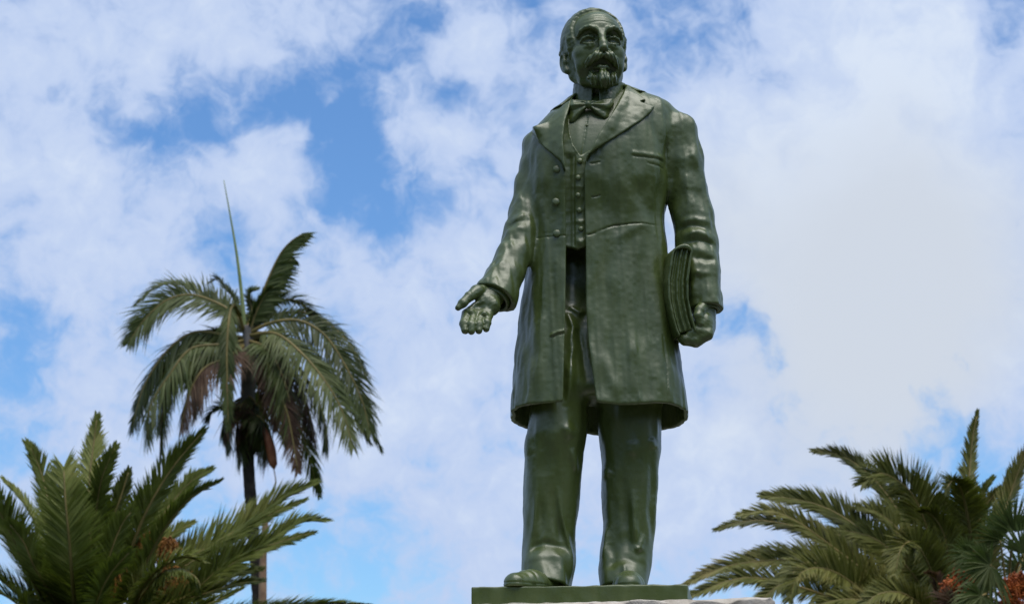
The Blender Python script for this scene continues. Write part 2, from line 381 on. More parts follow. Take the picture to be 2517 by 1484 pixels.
def surf(f, lo, hi, h, block=6):
    """mesh the zero set of f by surface nets on a sparse grid"""
    lo = np.asarray(lo, np.float32); hi = np.asarray(hi, np.float32)
    nb = np.maximum(np.ceil((hi - lo) / (h * block)).astype(int), 1); n = nb * block + 1
    c = [lo[k] + (np.arange(nb[k]) + .5) * h * block for k in range(3)]
    C = np.meshgrid(*c, indexing='ij'); d = f([x.ravel().astype(np.float32) for x in C]).reshape(nb)
    act = np.abs(d) < h * block * 1.35
    G = np.repeat(np.repeat(np.repeat(np.where(d > 0, 1e3, -1e3).astype(np.float32), block, 0), block, 1), block, 2)
    G = np.pad(G, ((0, 1),) * 3, mode='edge')
    m = np.zeros(n, bool); mm = np.repeat(np.repeat(np.repeat(act, block, 0), block, 1), block, 2)
    m[:-1, :-1, :-1] |= mm; m[1:, 1:, 1:] |= mm; m[1:, :-1, :-1] |= mm; m[:-1, 1:, :-1] |= mm; m[:-1, :-1, 1:] |= mm; m[1:, 1:, :-1] |= mm; m[1:, :-1, 1:] |= mm; m[:-1, 1:, 1:] |= mm
    I = np.nonzero(m); P = [(lo[k] + I[k] * h).astype(np.float32) for k in range(3)]
    G[I] = f(P)
    G[0], G[-1] = np.maximum(G[0], .1), np.maximum(G[-1], .1); G[:, 0] = np.maximum(G[:, 0], .1); G[:, -1] = np.maximum(G[:, -1], .1); G[:, :, 0] = np.maximum(G[:, :, 0], .1); G[:, :, -1] = np.maximum(G[:, :, -1], .1)
    sg = G < 0
    num = np.zeros(tuple(n - 1), np.int8)
    cor = [(i, j, k) for i in (0, 1) for j in (0, 1) for k in (0, 1)]
    sl = lambda o: tuple(slice(o[a], n[a] - 1 + o[a]) for a in range(3))
    for o in cor: num += sg[sl(o)]
    cell = (num > 0) & (num < 8); idx = np.full(tuple(n - 1), -1, np.int32); ci = np.nonzero(cell); idx[ci] = np.arange(len(ci[0]))
    acc = np.zeros((len(ci[0]), 3)); cnt = np.zeros(len(ci[0]))
    for i in range(8):
        for j in range(i + 1, 8):
            a, b = cor[i], cor[j]
            if sum(abs(x - y) for x, y in zip(a, b)) != 1: continue
            va = G[ci[0] + a[0], ci[1] + a[1], ci[2] + a[2]]; vb = G[ci[0] + b[0], ci[1] + b[1], ci[2] + b[2]]
            x = (va < 0) != (vb < 0); t = np.where(x, np.clip(va / np.where(va == vb, 1, va - vb), 0, 1), 0)
            for k in range(3): acc[:, k] += np.where(x, a[k] + t * (b[k] - a[k]), 0)
            cnt += x
    V = (np.stack(ci, 1) + acc / cnt[:, None]) * h + lo
    F = []
    for ax in range(3):
        b, c2 = (ax + 1) % 3, (ax + 2) % 3
        s0 = [slice(1, n[k] - 1) for k in range(3)]; s0[ax] = slice(0, n[ax] - 1); s1 = list(s0); s1[ax] = slice(1, n[ax])
        A, B = sg[tuple(s0)], sg[tuple(s1)]; E = np.nonzero(A != B)
        o = [E[k] + (0 if k == ax else 1) for k in range(3)]
        def at(db, dc):
            q = list(o); q[b] = q[b] - db; q[c2] = q[c2] - dc; return idx[tuple(q)]
        Q = np.stack([at(1, 1), at(0, 1), at(0, 0), at(1, 0)], 1); fl = ~A[E]
        Q[fl] = Q[fl][:, ::-1]; F.append(Q)
    F = np.vstack(F); F = F[(F >= 0).all(1)]
    # pull the vertices on to the surface
    V = V.astype(np.float32)
    for _ in range(2):
        e = .6 * h; P = [V[:, 0], V[:, 1], V[:, 2]]; d0 = f(P)
        g = np.stack([f([P[k] + (e if k == a else 0) for k in range(3)]) - f([P[k] - (e if k == a else 0) for k in range(3)]) for a in range(3)], 1) / (2 * e)
        g2 = (g * g).sum(1); st = (d0 / np.maximum(g2, .15))[:, None] * g; ln = np.linalg.norm(st, axis=1)[:, None]
        V -= st * np.minimum(1, .5 * h / np.maximum(ln, 1e-6)) * .9
    return V, F
def pick(V, F, keep):
    """sub-mesh of the faces in keep"""
    f = F[keep]; ids, inv = np.unique(f.ravel(), return_inverse=True)
    return V[ids], inv.reshape(f.shape).astype(np.int32)
def sculpt(name, f, lo, hi, h, parent, label=None):
    V, F = surf(f, lo, hi, h); return np_mesh(name, V * S, F, M['statue'], parent, True, label)
def bounds(pts, pad):
    p = np.asarray(pts)[:, :3]; return p.min(0) - pad, p.max(0) + pad
def C(rows):
    """rows (u,v,Y,r) -> figure space"""
    return np.array([(*L3(u, v, y), r) for u, v, y, r in rows], np.float32)
def XZ(rows, Y): return np.array([L3(u, v, Y)[[0, 2]] for u, v in rows], np.float32)

# ================================================================== the statue
PLATE_Z = float(PW(1500, 1438, -.40)[2])
FZ = PLATE_Z / S                      # sole level in figure units
statue = empty('statue', (float(PW(1430, 1437, 0)[0]), 0, PLATE_Z), 'glossy dark green statue of a bearded man in a frock coat on pedestal', 'statue')
def Zv(v, Y, u=1450): return float(L3(u, v, Y)[2])

torso = Loft([(212, 1440, 1545, -38, 70), (232, 1418, 1572, -52, 84), (252, 1392, 1640, -66, 96), (272, 1366, 1658, -80, 104), (300, 1332, 1656, -94, 110),
              (330, 1308, 1654, -106, 114), (370, 1299, 1650, -116, 117), (400, 1296, 1646, -121, 118), (470, 1299, 1639, -121, 112), (520, 1304, 1633, -113, 103),
              (548, 1307, 1631, -109, 100), (600, 1304, 1637, -110, 106), (680, 1293, 1646, -114, 118), (750, 1281, 1653, -119, 128), (845, 1271, 1664, -128, 142),
              (900, 1265, 1674, -136, 152), (960, 1259, 1684, -144, 162), (1012, 1256, 1690, -149, 170), (1090, 1250, 1697, -154, 178)], 2.85, 5)
def edge_curve(rows):
    p = np.array([L3(u, v, y)[[0, 2]] for v, u, y in rows])[::-1]; return p[:, 1], p[:, 0]
EL = edge_curve([(205, 1418, -50), (235, 1408, -60), (300, 1389, -95), (350, 1384, -110), (420, 1389, -119), (600, 1392, -110), (750, 1390, -119), (990, 1384, -148), (1080, 1382, -150)])
ER = edge_curve([(205, 1540, -50), (225, 1533, -55), (290, 1500, -90), (340, 1470, -108), (395, 1441, -119), (420, 1436, -119), (600, 1440, -110), (750, 1440, -119), (850, 1447, -128), (975, 1465, -146), (1080, 1476, -150)])
ZH0, ZH1 = Zv(987, -146), Zv(1066, 165)
def hem(P):
    z = ZH0 + (ZH1 - ZH0) * (P[1] + 146) / 311.0
    return z + 3.0 * np.sin((P[0] - L3(1384, 990, -140)[0]) / 30.0) + 4 * np.sin(P[0] / 71. + 1)
def hstroke(rows, Y, w, amp, tp=True): return (XZ(rows, Y), w, amp, tp)
COAT_STROKES = [
    hstroke([(1462, 571), (1510, 553), (1560, 547), (1618, 545)], -112, 1.7, -3.4, True),          # waist seam
    hstroke([(1322, 575), (1350, 577), (1388, 577)], -112, 2.0, -1.6, False),
    hstroke([(1557, 378), (1590, 380), (1630, 381)], -105, 6, 2.6, False), hstroke([(1556, 386), (1590, 388), (1630, 388)], -105, 2.6, -2.0, False),   # breast pocket welt
    hstroke([(1592, 401), (1612, 404), (1630, 405)], -105, 2.2, -1.8, False),
    hstroke([(1452, 403), (1462, 402), (1474, 399)], -118, 2, -3, False), hstroke([(1456, 483), (1465, 482), (1474, 479)], -118, 1.8, -2.6, False),    # buttonholes
    hstroke([(1445, 577), (1455, 575), (1463, 572)], -112, 2, -3, False),
    hstroke([(1355, 822), (1370, 815), (1386, 812)], -122, 3, 3.5, False), hstroke([(1356, 828), (1370, 822), (1384, 820)], -122, 2, -2.5, False),
    hstroke([(1628, 830), (1636, 900), (1640, 1000)], -80, 2.2, -2.4, False),                          # side seam
    hstroke([(1520, 440), (1545, 470), (1560, 520)], -115, 16, 3), hstroke([(1600, 430), (1580, 480), (1590, 530)], -100, 14, -4),
    hstroke([(1600, 540), (1560, 560), (1500, 590)], -110, 12, 3), hstroke([(1530, 600), (1520, 680), (1530, 800)], -118, 20, 4), hstroke([(1490, 620), (1480, 760), (1500, 960)], -125, 18, -4),
    hstroke([(1580, 620), (1575, 740), (1590, 960)], -118, 20, -4.5), hstroke([(1550, 760), (1555, 860), (1560, 970)], -130, 16, 4), hstroke([(1620, 700), (1630, 860), (1650, 1000)], -90, 16, 4),
    hstroke([(1340, 600), (1330, 760), (1320, 980)], -118, 16, 4), hstroke([(1310, 640), (1296, 800), (1285, 1000)], -90, 14, -4), hstroke([(1365, 640), (1360, 800), (1350, 980)], -125, 13, -3.5),
    hstroke([(1320, 470), (1335, 520), (1340, 570)], -105, 14, 3), hstroke([(1480, 860), (1500, 930), (1520, 975)], -135, 12, 4),
    hstroke([(1600, 300), (1620, 350), (1618, 400)], -90, 12, -3), hstroke([(1640, 330), (1636, 380), (1634, 430)], -80, 6, -6),
]
ARM_R = C([(1636, 304, 0, 41), (1666, 324, -8, 47), (1680, 400, -12, 48), (1691, 465, -10, 49), (1703, 530, -14, 52), (1712, 600, -25, 52), (1722, 670, -45, 48), (1731, 730, -58, 41), (1735, 765, -65, 40), (1737, 800, -70, 40)])
ARM_L = C([(1340, 345, 5, 40), (1330, 362, 3, 44), (1324, 405, 3, 44), (1312, 460, -2, 45), (1299, 520, -15, 44), (1284, 572, -40, 44), (1264, 625, -72, 42), (1243, 675, -98, 44), (1217, 727, -122, 50), (1193, 770, -146, 52)])
def cutplane(P, a, b):
    """>0 beyond point b along a->b"""
    a = np.asarray(a[:3], float); b = np.asarray(b[:3], float); n = (b - a) / np.linalg.norm(b - a)
    return (P[0] - b[0]) * n[0] + (P[1] - b[1]) * n[1] + (P[2] - b[2]) * n[2]
CUT_R = (L3(1728, 690, -50), L3(1734, 762, -64)); CUT_L = (L3(1252, 660, -90), L3(1214, 733, -126))
SL_STROKES = [
    hstroke([(1668, 552), (1705, 545), (1752, 552)], -40, 6, 4), hstroke([(1662, 566), (1700, 562), (1750, 574)], -40, 6, -5), hstroke([(1672, 580), (1715, 578), (1755, 592)], -50, 7, 5.5),
    hstroke([(1672, 598), (1715, 596), (1760, 606)], -60, 6, -5), hstroke([(1690, 612), (1720, 618), (1758, 628)], -70, 8, 5), hstroke([(1700, 636), (1730, 642), (1762, 640)], -70, 6, -4.5),
    hstroke([(1705, 668), (1725, 676), (1748, 672)], -80, 6, 4), hstroke([(1735, 670), (1738, 705), (1742, 735)], -80, 5, 3), hstroke([(1700, 690), (1702, 715), (1700, 735)], -80, 5, 3),
    hstroke([(1690, 370), (1708, 400), (1725, 450)], -20, 9, 4), hstroke([(1678, 345), (1690, 372), (1684, 400)], -25, 10, -4), hstroke([(1672, 420), (1690, 470), (1700, 520)], -30, 12, 4),
    hstroke([(1700, 470), (1722, 500), (1742, 530)], -25, 9, -4),
    hstroke([(1250, 548), (1275, 535), (1300, 528)], -60, 6, 4.5), hstroke([(1245, 562), (1275, 552), (1305, 548)], -60, 6, -5), hstroke([(1240, 578), (1270, 566), (1300, 566)], -70, 7, 4),
    hstroke([(1232, 600), (1262, 590), (1290, 596)], -90, 6, -3.5), hstroke([(1268, 470), (1285, 500), (1290, 530)], -40, 8, 4), hstroke([(1252, 605), (1228, 650), (1200, 690)], -120, 9, 3.5), hstroke([(1275, 520), (1262, 540), (1252, 552)], -50, 6, -4),
    hstroke([(1278, 400), (1286, 440), (1282, 480)], -30, 8, -3),
]
def relief(P, strokes):
    out = np.zeros(P[0].shape, np.float32)
    for pts, w, amp, tp in strokes:
        lo, hi = pts.min(0) - 2.6 * w, pts.max(0) + 2.6 * w
        i = np.nonzero((P[0] > lo[0]) & (P[0] < hi[0]) & (P[2] > lo[1]) & (P[2] < hi[1]) & (P[1] < 45))[0]
        if len(i): out[i] += stroke([p[i] for p in P], pts, w, amp, tp)
    return out
def coat_fields(P):
    front = np.clip((30 - P[1]) / 60, 0, 1)
    PV = [P[0], P[1], P[2] * .3]; rough = vnoise(PV, 40, 3) * 1.7 + vnoise([P[0], P[1], P[2] * .15], 30, 13) * 1.0 * np.clip((Zv(560, -100) - P[2]) / 80, 0, 1) + lump(P, 26, .6) * 1.9 + lump(P, 9, 1, 3.3) * .4 + vnoise([P[0], P[1], P[2] * .5], 90, 6) * 1.6
    t = torso(P); body = t - relief(P, COAT_STROKES) * front - rough
    body0 = body; body = smax(body, P[2] - Zv(222, 20), 16)
    xl = np.interp(P[2], *EL); xr = np.interp(P[2], *ER)
    strip = np.maximum(xl - P[0], P[0] - xr)
    op = np.maximum(np.maximum(strip, -(t + 22)), P[1])
    body = smax(body, -op, 4)
    cav = smax(body0 + 10.5, P[2] - Zv(585, -100), 8); body = smax(body, -cav, 3)
    body = smax(body, hem(P) - P[2], 6)
    slr = relief(P, [(q, w * 1.3, am * .85, tp) for q, w, am, tp in SL_STROKES]) * front
    a = chain(P, ARM_R, 10) - slr - rough * 1.2
    a = smax(a, cutplane(P, *CUT_R), 5)
    b = chain(P, ARM_L, 10) - slr - rough * 1.2
    b = smax(b, cutplane(P, *CUT_L), 5)
    ha = smax(chain(P, ARM_R[6:]) + 8, -(cutplane(P, *CUT_R) + 40), 4); a = smax(a, -ha, 3)
    hb = smax(chain(P, ARM_L[6:]) + 8, -(cutplane(P, *CUT_L) + 40), 4); b = smax(b, -hb, 3)
    return body, a, b
def coat_f(P):
    t, a, b = coat_fields(P); return smin(smin(t, a, 20), b, 14)
lo = np.array((L3(1150, 1100, -150)[0], -185, Zv(1100, 0))); hi = np.array((L3(1790, 1000, -60)[0], 190, Zv(205, 60)))
V, F = surf(coat_f, lo, hi, 2.7)
ct = V[F].mean(1); lab = np.argmin(np.stack(coat_fields([ct[:, k].astype(np.float32) for k in range(3)])), 0)
coat = np_mesh('coat', *[(a * S if i == 0 else a) for i, a in enumerate(pick(V, F, lab == 0))], M['statue'], statue, True, 'knee-length open frock coat')
for k in (1, 2):
    v_, f_ = pick(V, F, lab == k); np_mesh('sleeve', v_ * S, f_, M['statue'], coat, True, ('sleeve of the arm pressing the book', 'sleeve of the outstretched arm')[k - 1])

# ---- lapels and collar
def lap_field(poly, inner, Yn, tip, lift):
    pg = XZ(poly, Yn); inn = XZ(inner, Yn)
    def f(P):
        t = torso(P); d2 = poly2(P[0], P[2], pg)
        best = None
        for p, q in zip(inn[:-1], inn[1:]):
            e = q - p; wx, wz = P[0] - p[0], P[2] - p[1]; tt = np.clip((wx * e[0] + wz * e[1]) / float(e @ e), 0, 1)
            dd = np.sqrt((wx - e[0] * tt) ** 2 + (wz - e[1] * tt) ** 2); best = dd if best is None else np.minimum(best, dd)
        tp = XZ([tip], Yn)[0]; th = 9.5 + lump(P, 18, 1, 2.2) * .9 + lump(P, 8, 1, 4.2) * .35 + 7.0 * np.exp(-(best / 24) ** 2) + vnoise(P, 34, 11) * .7 - 3.0 * np.exp(-((best - 34) / 16) ** 2)
        th = th + lift * np.exp(-((P[0] - tp[0]) ** 2 + (P[2] - tp[1]) ** 2) / 26 ** 2)
        d = smax(d2, t - th, 3.2); d = np.maximum(d, -(t + 9)); return np.maximum(d, P[1] - 40)
    return f, pg
LAP_R = [(1437, 412), (1446, 391), (1482, 364), (1530, 332), (1574, 301), (1599, 277), (1609, 261), (1594, 257), (1574, 247), (1588, 241), (1571, 226), (1548, 213), (1535, 218), (1532, 228), (1517, 262), (1500, 291), (1470, 341), (1441, 395)]
IN_R = [(1534, 220), (1500, 291), (1470, 341), (1441, 395)]
LAP_L = [(1390, 430), (1379, 405), (1360, 386), (1338, 365), (1323, 345), (1309, 311), (1325, 306), (1347, 295), (1360, 278), (1384, 252), (1405, 238), (1398, 270), (1388, 305), (1383, 350), (1386, 395)]
IN_L = [(1405, 238), (1388, 305), (1383, 350), (1389, 420)]
for poly, inn, tip, lift in ((LAP_R, IN_R, (1607, 262), 6), (LAP_L, IN_L, (1310, 312), 22)):
    f, pg = lap_field(poly, inn, -95, tip, lift)
    sculpt('lapel', f, (pg[:, 0].min() - 16, -150, pg[:, 1].min() - 12), (pg[:, 0].max() + 16, 45, pg[:, 1].max() + 12), 2.2, coat)
def collar_f(P):
    xa, xb = L3(1405, 236, 5)[0], L3(1541, 213, 5)[0]; za, zb = Zv(237, 5), Zv(213, 5)
    zt = za + (zb - za) * np.clip((P[0] - xa) / (xb - xa), -.6, 1.3) + .10 * np.clip(P[1], -80, 80)
    cx = (xa + xb) / 2; dx, dy = (P[0] - cx), (P[1] - 8) * 1.04; r = np.sqrt(dx * dx + dy * dy)
    rt = 66 + 1.25 * np.clip(zt - P[2], -4, 60) + .010 * np.clip(zt - P[2], 0, 60) ** 2
    d = (r - rt) * .62; d = np.abs(d) - 5.0
    d = smax(d, P[2] - zt, 6); d = smax(d, zt - 34 - P[2], 5)
    d = smax(d, -(P[1] + 66), 5); d = smax(d, (-P[1] * 1.25 + 22 - np.abs(P[0] - cx)) * .62, 5)
    return d - vnoise(P, 30, 4) * .6
sculpt('collar', collar_f, (L3(1320, 0, 0)[0], -72, Zv(300, 0)), (L3(1610, 0, 0)[0], 140, Zv(200, 0)), 2.4, coat)

# ---- waistcoat, shirt, bow tie
WV = XZ([(1404, 255), (1399, 300), (1401, 330), (1409, 360), (1426, 386), (1450, 372), (1500, 330), (1560, 220), (1410, 220)], -95)
WB = XZ([(1374, 250), (1374, 420), (1380, 600), (1420, 612), (1462, 600), (1456, 420), (1510, 300), (1560, 215)], -100)
WST = [hstroke([(1400, 390), (1401, 450), (1402, 610)], -105, 9, -7, False), hstroke([(1413, 384), (1411, 450), (1412, 600)], -105, 2.2, -2.6, False), hstroke([(1425, 392), (1424, 500), (1428, 598)], -105, 9, 3.2, False),
       hstroke([(1412, 458), (1430, 462), (1440, 458)], -105, 4, 2), hstroke([(1412, 540), (1428, 545), (1440, 538)], -105, 5, 3), hstroke([(1415, 588), (1428, 594), (1440, 584)], -105, 6, 4),
       hstroke([(1404, 255), (1399, 300), (1401, 330), (1409, 360), (1426, 386)], -95, 3, 2.5, False)]
def waist_f(P):
    t = torso(P) - relief(P, WST) + vnoise(P, 26, 21) * .8
    d = smax(t + 13, poly2(P[0], P[2], WB), 4); d = smax(d, -poly2(P[0], P[2], WV), 3)
    return np.maximum(np.maximum(d, -(t + 32)), P[1])
sculpt('waistcoat', waist_f, (L3(1365, 0, -90)[0], -150, Zv(620, -100)), (L3(1570, 0, -90)[0], 5, Zv(208, -90)), 2.4, statue)
waist = [o for o in statue.children if o.name.startswith('waistcoat')][0]
SB = XZ([(1385, 395), (1390, 215), (1560, 205), (1560, 300), (1470, 395)], -95)
SST = [hstroke([(1444, 285), (1437, 340), (1428, 395)], -95, 2, -2.2, False), hstroke([(1425, 290), (1420, 340), (1422, 380)], -95, 10, 2)]
def shirt_f(P):
    t = torso(P) - relief(P, SST); d = smax(t + 19, poly2(P[0], P[2], SB), 5); return np.maximum(np.maximum(d, -(t + 45)), P[1])
shirt = sculpt('shirt_front', shirt_f, (L3(1380, 0, -90)[0], -140, Zv(402, -90)), (L3(1570, 0, -90)[0], 5, Zv(200, -90)), 2.6, statue)
NECK = C([(1474, 262, 12, 52), (1472, 225, 10, 52), (1468, 180, 6, 54), (1465, 150, 8, 56)])
def scollar_f(P):
    z0, z1 = Zv(236, -45), Zv(200, -25)
    cx = L3(1474, 225, 0)[0]; x = (P[0] - cx) / 1.04; y = P[1] - 6; r = np.sqrt(x * x + y * y)
    sl = np.clip((P[2] - z0) / (z1 - z0), -.6, 1.2)
    rr = 58.5 + 4 * (1 - sl)
    d = np.abs(r - rr) - 4.5
    top = z1 - 7 * np.exp(-((P[0] - cx + 4) / 15) ** 2) * (P[1] < 0) + 4 * np.sin(np.arctan2(y, x) * 2 + .6)
    gap = 3 + (z1 - P[2]) * .10 - np.abs(P[0] - cx + 12)        # small wing-collar opening in front
    d = smax(d, P[2] - top, 4); d = np.where(P[1] < 0, smax(d, gap, 4), d); d = np.maximum(d, z0 - 22 - P[2])
    return d - vnoise(P, 20, 9) * .7
sculpt('shirt_collar', scollar_f, (L3(1400, 0, 0)[0], -75, Zv(262, -40)), (L3(1545, 0, 0)[0], 82, Zv(196, 0)), 2.2, statue)
BW = [XZ(q, -84) for q in ([(1443, 249), (1442, 267), (1428, 280), (1413, 301), (1400, 309), (1395, 294), (1400, 275), (1396, 257), (1406, 244), (1428, 248)],
                            [(1449, 249), (1451, 267), (1464, 280), (1486, 293), (1498, 289), (1499, 271), (1510, 253), (1507, 239), (1490, 241), (1470, 248)])]
BK = L3(1446, 258, -86)
def bow_f(P):
    kn = ellip(P, BK, (8, 11, 11)); dx = P[0] - BK[0]; dz = P[2] - BK[2]; ang = np.arctan2(dz, np.abs(dx)); rr = np.sqrt(dx * dx + dz * dz)
    yb = -84 + .0032 * dx * dx; out = kn
    for q in BW:
        d2 = poly2(P[0], P[2], q); th = 3.5 + 6.5 * np.sqrt(np.clip(-d2, 0, 11) / 11) + 2.2 * np.cos(ang * 9 + .5) * np.clip((rr - 6) / 12, 0, 1)
        out = smin(out, smax(d2, np.abs(P[1] - yb) - th, 2.5), 2.5)
    return out + vnoise(P, 15, 2) * .5
c = L3(1446, 262, -85); bow = sculpt('bow_tie', bow_f, c - np.array((62, 24, 40)), c + np.array((68, 30, 34)), 1.9, statue)

# ---- buttons: find the surface along the sight line at the surveyed spot
def on_surface(f, u, v, y0=-230, y1=10):
    ys = np.linspace(y0, y1, 241); P = np.array([L3(u, v, y) for y in ys]); d = f([P[:, k].astype(np.float32) for k in range(3)])
    i = int(np.argmax(d < 0)); return P[max(i, 1)]
def button(name, c, r, parent, depth=.45):
    nr, ns = 5, 14; V = []; n = np.array((0, -1, .12)); n /= np.linalg.norm(n); a = np.array((1, 0, 0)); b = np.cross(n, a)
    for i in range(nr):
        ph = i / (nr - 1) * math.pi / 2; rr = r * math.cos(ph) if i < nr - 1 else r * .002; hh = r * depth * (math.sin(ph) ** .8) + r * .15
        if i == 0: hh = -r * .3
        for j in range(ns):
            th = j / ns * 2 * math.pi; V.append(c + n * hh + (a * math.cos(th) + b * math.sin(th)) * (r if i == 0 else rr if i > 1 else r))
    V = np.array(V); i, j = np.meshgrid(np.arange(nr - 1), np.arange(ns), indexing='ij'); k = (j + 1) % ns
    F = np.stack([i * ns + j, i * ns + k, (i + 1) * ns + k, (i + 1) * ns + j], -1).reshape(-1, 4)
    return np_mesh(name, V * S, F, M['statue'], parent, True)
for u, v in ((1369, 416), (1367, 496), (1369, 574)): button('button', on_surface(coat_f, u, v), 9.5, coat, .38)
for u, v in ((1425, 396), (1421, 437), (1421, 480), (1424, 517), (1428, 563)): button('button', on_surface(waist_f, u, v), 6.8, waist, .6)
button('shirt_stud', on_surface(shirt_f, 1443, 309), 3.2, shirt, .8)

# ---- head
HO = L3(1461, 128, -8); YAW, ROLL = R(10), R(1.5)
def hl(P):
    dx, dy, dz = P[0] - HO[0], P[1] - HO[1], P[2] - HO[2]
    x = dx * math.cos(YAW) + dy * math.sin(YAW); f = dx * math.sin(YAW) - dy * math.cos(YAW)
    return [x * math.cos(ROLL) + dz * math.sin(ROLL), f, dz * math.cos(ROLL) - x * math.sin(ROLL)]
def head_fields(Pw):
    P = hl(Pw); x, f, z = P; ax = np.abs(x); A = [ax, f, z]      # A: mirrored
    g = lambda *r: np.array(r, np.float32)
    skull = ellip(P, (0, -8, 25), (72, 93, 76))
    fore = ellip(P, (0, 26, 32), (60, 65, 57))
    face = ellip(P, (0, 12, -28), (66, 73, 78))
    d = smin(skull, fore, 14); d = smin(d, face, 16)
    jaw = chain(A, g((58, -4, -34, 15), (52, 4, -66, 14), (35, 40, -90, 14), (12, 66, -100, 16)), 10); d = smin(d, jaw, 16)
    chin = ball(P, (0, 66, -96), 21); d = smin(d, chin, 14)
    cheek = ellip(A, (40, 51, -24), (25, 24, 20)); d = smin(d, cheek, 18)
    pouch = ellip(A, (39, 53, -56), (22, 20, 26)); d = smin(d, pouch, 16)
    # eye sockets, lids, brow
    sock = ellip(A, (31, 95, 13), (25, 19, 10)); d = smax(d, -sock, 9)
    sock2 = ellip(A, (14, 95, 12), (7, 14, 9)); d = smax(d, -sock2, 7)
    eye = ball(A, (30, 63, 2.0), 16.5)
    d = smin(d, eye, 2)
    # upper lid hood and lower bag
    lid = chain(A, g((16, 74, 5, 3.2), (23, 80.5, 9, 4.4), (33, 81.5, 10, 5), (43, 76, 7, 4.6), (50, 69, -1, 3)), 3); d = smin(d, lid, 4)
    low = chain(A, g((16, 77, -4, 3), (24, 81.5, -7, 3), (34, 81, -7.5, 3), (44, 75, -4, 3)), 3); d = smin(d, low, 3)
    bag = chain(A, g((20, 79, -12, 2.4), (29, 80, -15, 3), (40, 75, -14, 2.4)), 3); d = smin(d, bag, 8)
    slit = chain(A, g((18, 80, .5, 3), (27, 84, 2.2, 4.4), (36, 83.5, 2.2, 4.4), (46, 76, -.5, 3)), 2); d = smax(d, -slit, 2.5)
    bagcut = chain(A, g((18, 86, -16, .8), (28, 85.5, -21, 1), (37, 82, -22, .6)), 2); d = smax(d, -bagcut, 4)
    brow = chain(A, g((9, 91, 22, 4.5), (20, 94, 29, 4.8), (30, 92.5, 32.5, 4.8), (40, 86, 32, 4.6), (50, 76, 26, 4.4), (58, 63, 14, 3)), 5); d = smin(d, brow, 9)
    frown = chain(A, g((5.5, 97, 18, 1.2), (6.5, 97, 30, 1.5), (5, 95, 40, 1)), 2); d = smax(d, -frown, 5)
    # nose
    nose = chain(P, g((0, 84, 22, 8), (0, 92, 8, 8.5), (0, 101, -12, 9.5), (0, 105, -25, 11)), 6); d = smin(d, nose, 7)
    wing = ellip(A, (12.5, 93, -31), (8.5, 12, 8)); d = smin(d, wing, 5)
    nost = ellip(A, (7, 100, -39), (4.5, 7, 4)); d = smax(d, -nost, 3)
    wc = chain(A, g((18, 96, -22, 1.5), (22.5, 92, -30, 2), (20, 90, -38, 1.5)), 2); d = smax(d, -wc, 4)
    # folds
    nas = chain(A, g((20, 93, -30, 2), (33, 87, -44, 2.6), (43, 76, -62, 2.4), (46, 67, -80, 1.6)), 3); d = smax(d, -nas, 8)
    for zz, am in ((46, 1.1), (56, 1.2), (67, 1.0)):
        d = d + am * np.exp(-((z - zz - 3 * np.cos(x / 16)) / 2.2) ** 2) * (f > 50) * np.clip(1 - (ax / 48) ** 2, 0, 1)
    # mouth
    mcut = ellip(P, (0, 98, -63), (29, 16, 6.5)); d = smax(d, -mcut, 4)
    lip = chain(P, g((-19, 80, -69, 3), (-8, 89, -71, 5.6), (8, 89, -71, 5.6), (19, 80, -69, 3)), 4); d = smin(d, lip, 4)
    lipc = chain(P, g((-15, 90, -79, 2), (0, 95, -80, 2.5), (15, 90, -79, 2)), 3); d = smax(d, -lipc, 5)
    # ears
    for s, zc in ((-1, -27), (1, -16)):
        q = [P[0] * s, f, z]; sl = .22 * (z - zc)
        q = [q[0], f + sl, z]
        ear = ellip(q, (77, -12, zc), (10, 19, 29)); lobe = ellip(q, (73, -2, zc - 26), (8, 10, 10)); ear = smin(ear, lobe, 7)
        bowl = ellip(q, (86, -7, zc + 3), (9.5, 11, 19)); ear = smax(ear, -bowl, 4)
        trag = ellip(q, (77, 3, zc - 2), (6, 5, 7)); ear = smin(ear, trag, 4)
        d = smin(d, ear, 5)
    neck = chain(Pw, NECK, 10); d = smin(d, neck, 14)
    d = d - vnoise(Pw, 26, 31) * .25
    # hair
    hair = ellip(P, (0, -10, 28), (80, 100, 83.5))
    lim = 38 + .20 * np.clip(70 - z, 0, 90) - 10 * np.exp(-((x - 34) / 18) ** 2) * (z > 40) + 9 * np.exp(-((x + 8) / 26) ** 2) * (z > 60)
    hair = hair - 2.5 * np.clip((12 - x) / 40, 0, 1); hair = smax(hair, f - lim, 4)
    hair = smax(hair, -(z + 14 + .32 * (f + 8)), 8)
    sideb = chain(A, g((70, 30, 22, 7), (68, 26, -4, 6), (66, 22, -26, 4.5)), 5); hair = smin(hair, sideb, 7)
    tuft = chain(A, g((73, 12, 24, 7), (74, -8, 14, 8), (72, -40, 6, 11)), 6); hair = smin(hair, tuft, 8)
    nape = ellip(P, (0, -62, -18), (62, 42, 48)); hair = smin(hair, nape, 14)
    ph = z * .30 + .10 * f + 1.5 * np.sin(f / 21 + x / 30) + .06 * x
    hair = hair - (.12 * np.sin(ph * 2.4 + vnoise(P, 40, 78) * 3) + .8 * vnoise([x, f * .25, z], 17, 77))
    # moustache and goatee
    mo = chain(A, g((4, 101, -42, 8), (17, 99, -45, 10.5), (28, 91, -52, 9.5), (36, 82, -60, 6.5), (39, 76, -68, 3.5)), 7)
    phm = (ax * .55 + z * .30)
    mo = mo - .8 * np.sin(phm * 1.3) + 2.2 * np.exp(-(ax / 3.5) ** 2)
    go = chain(P, g((0, 88, -82, 9), (0, 93, -94, 13), (0.5, 96, -106, 14), (1, 93, -120, 6.5)), 7)
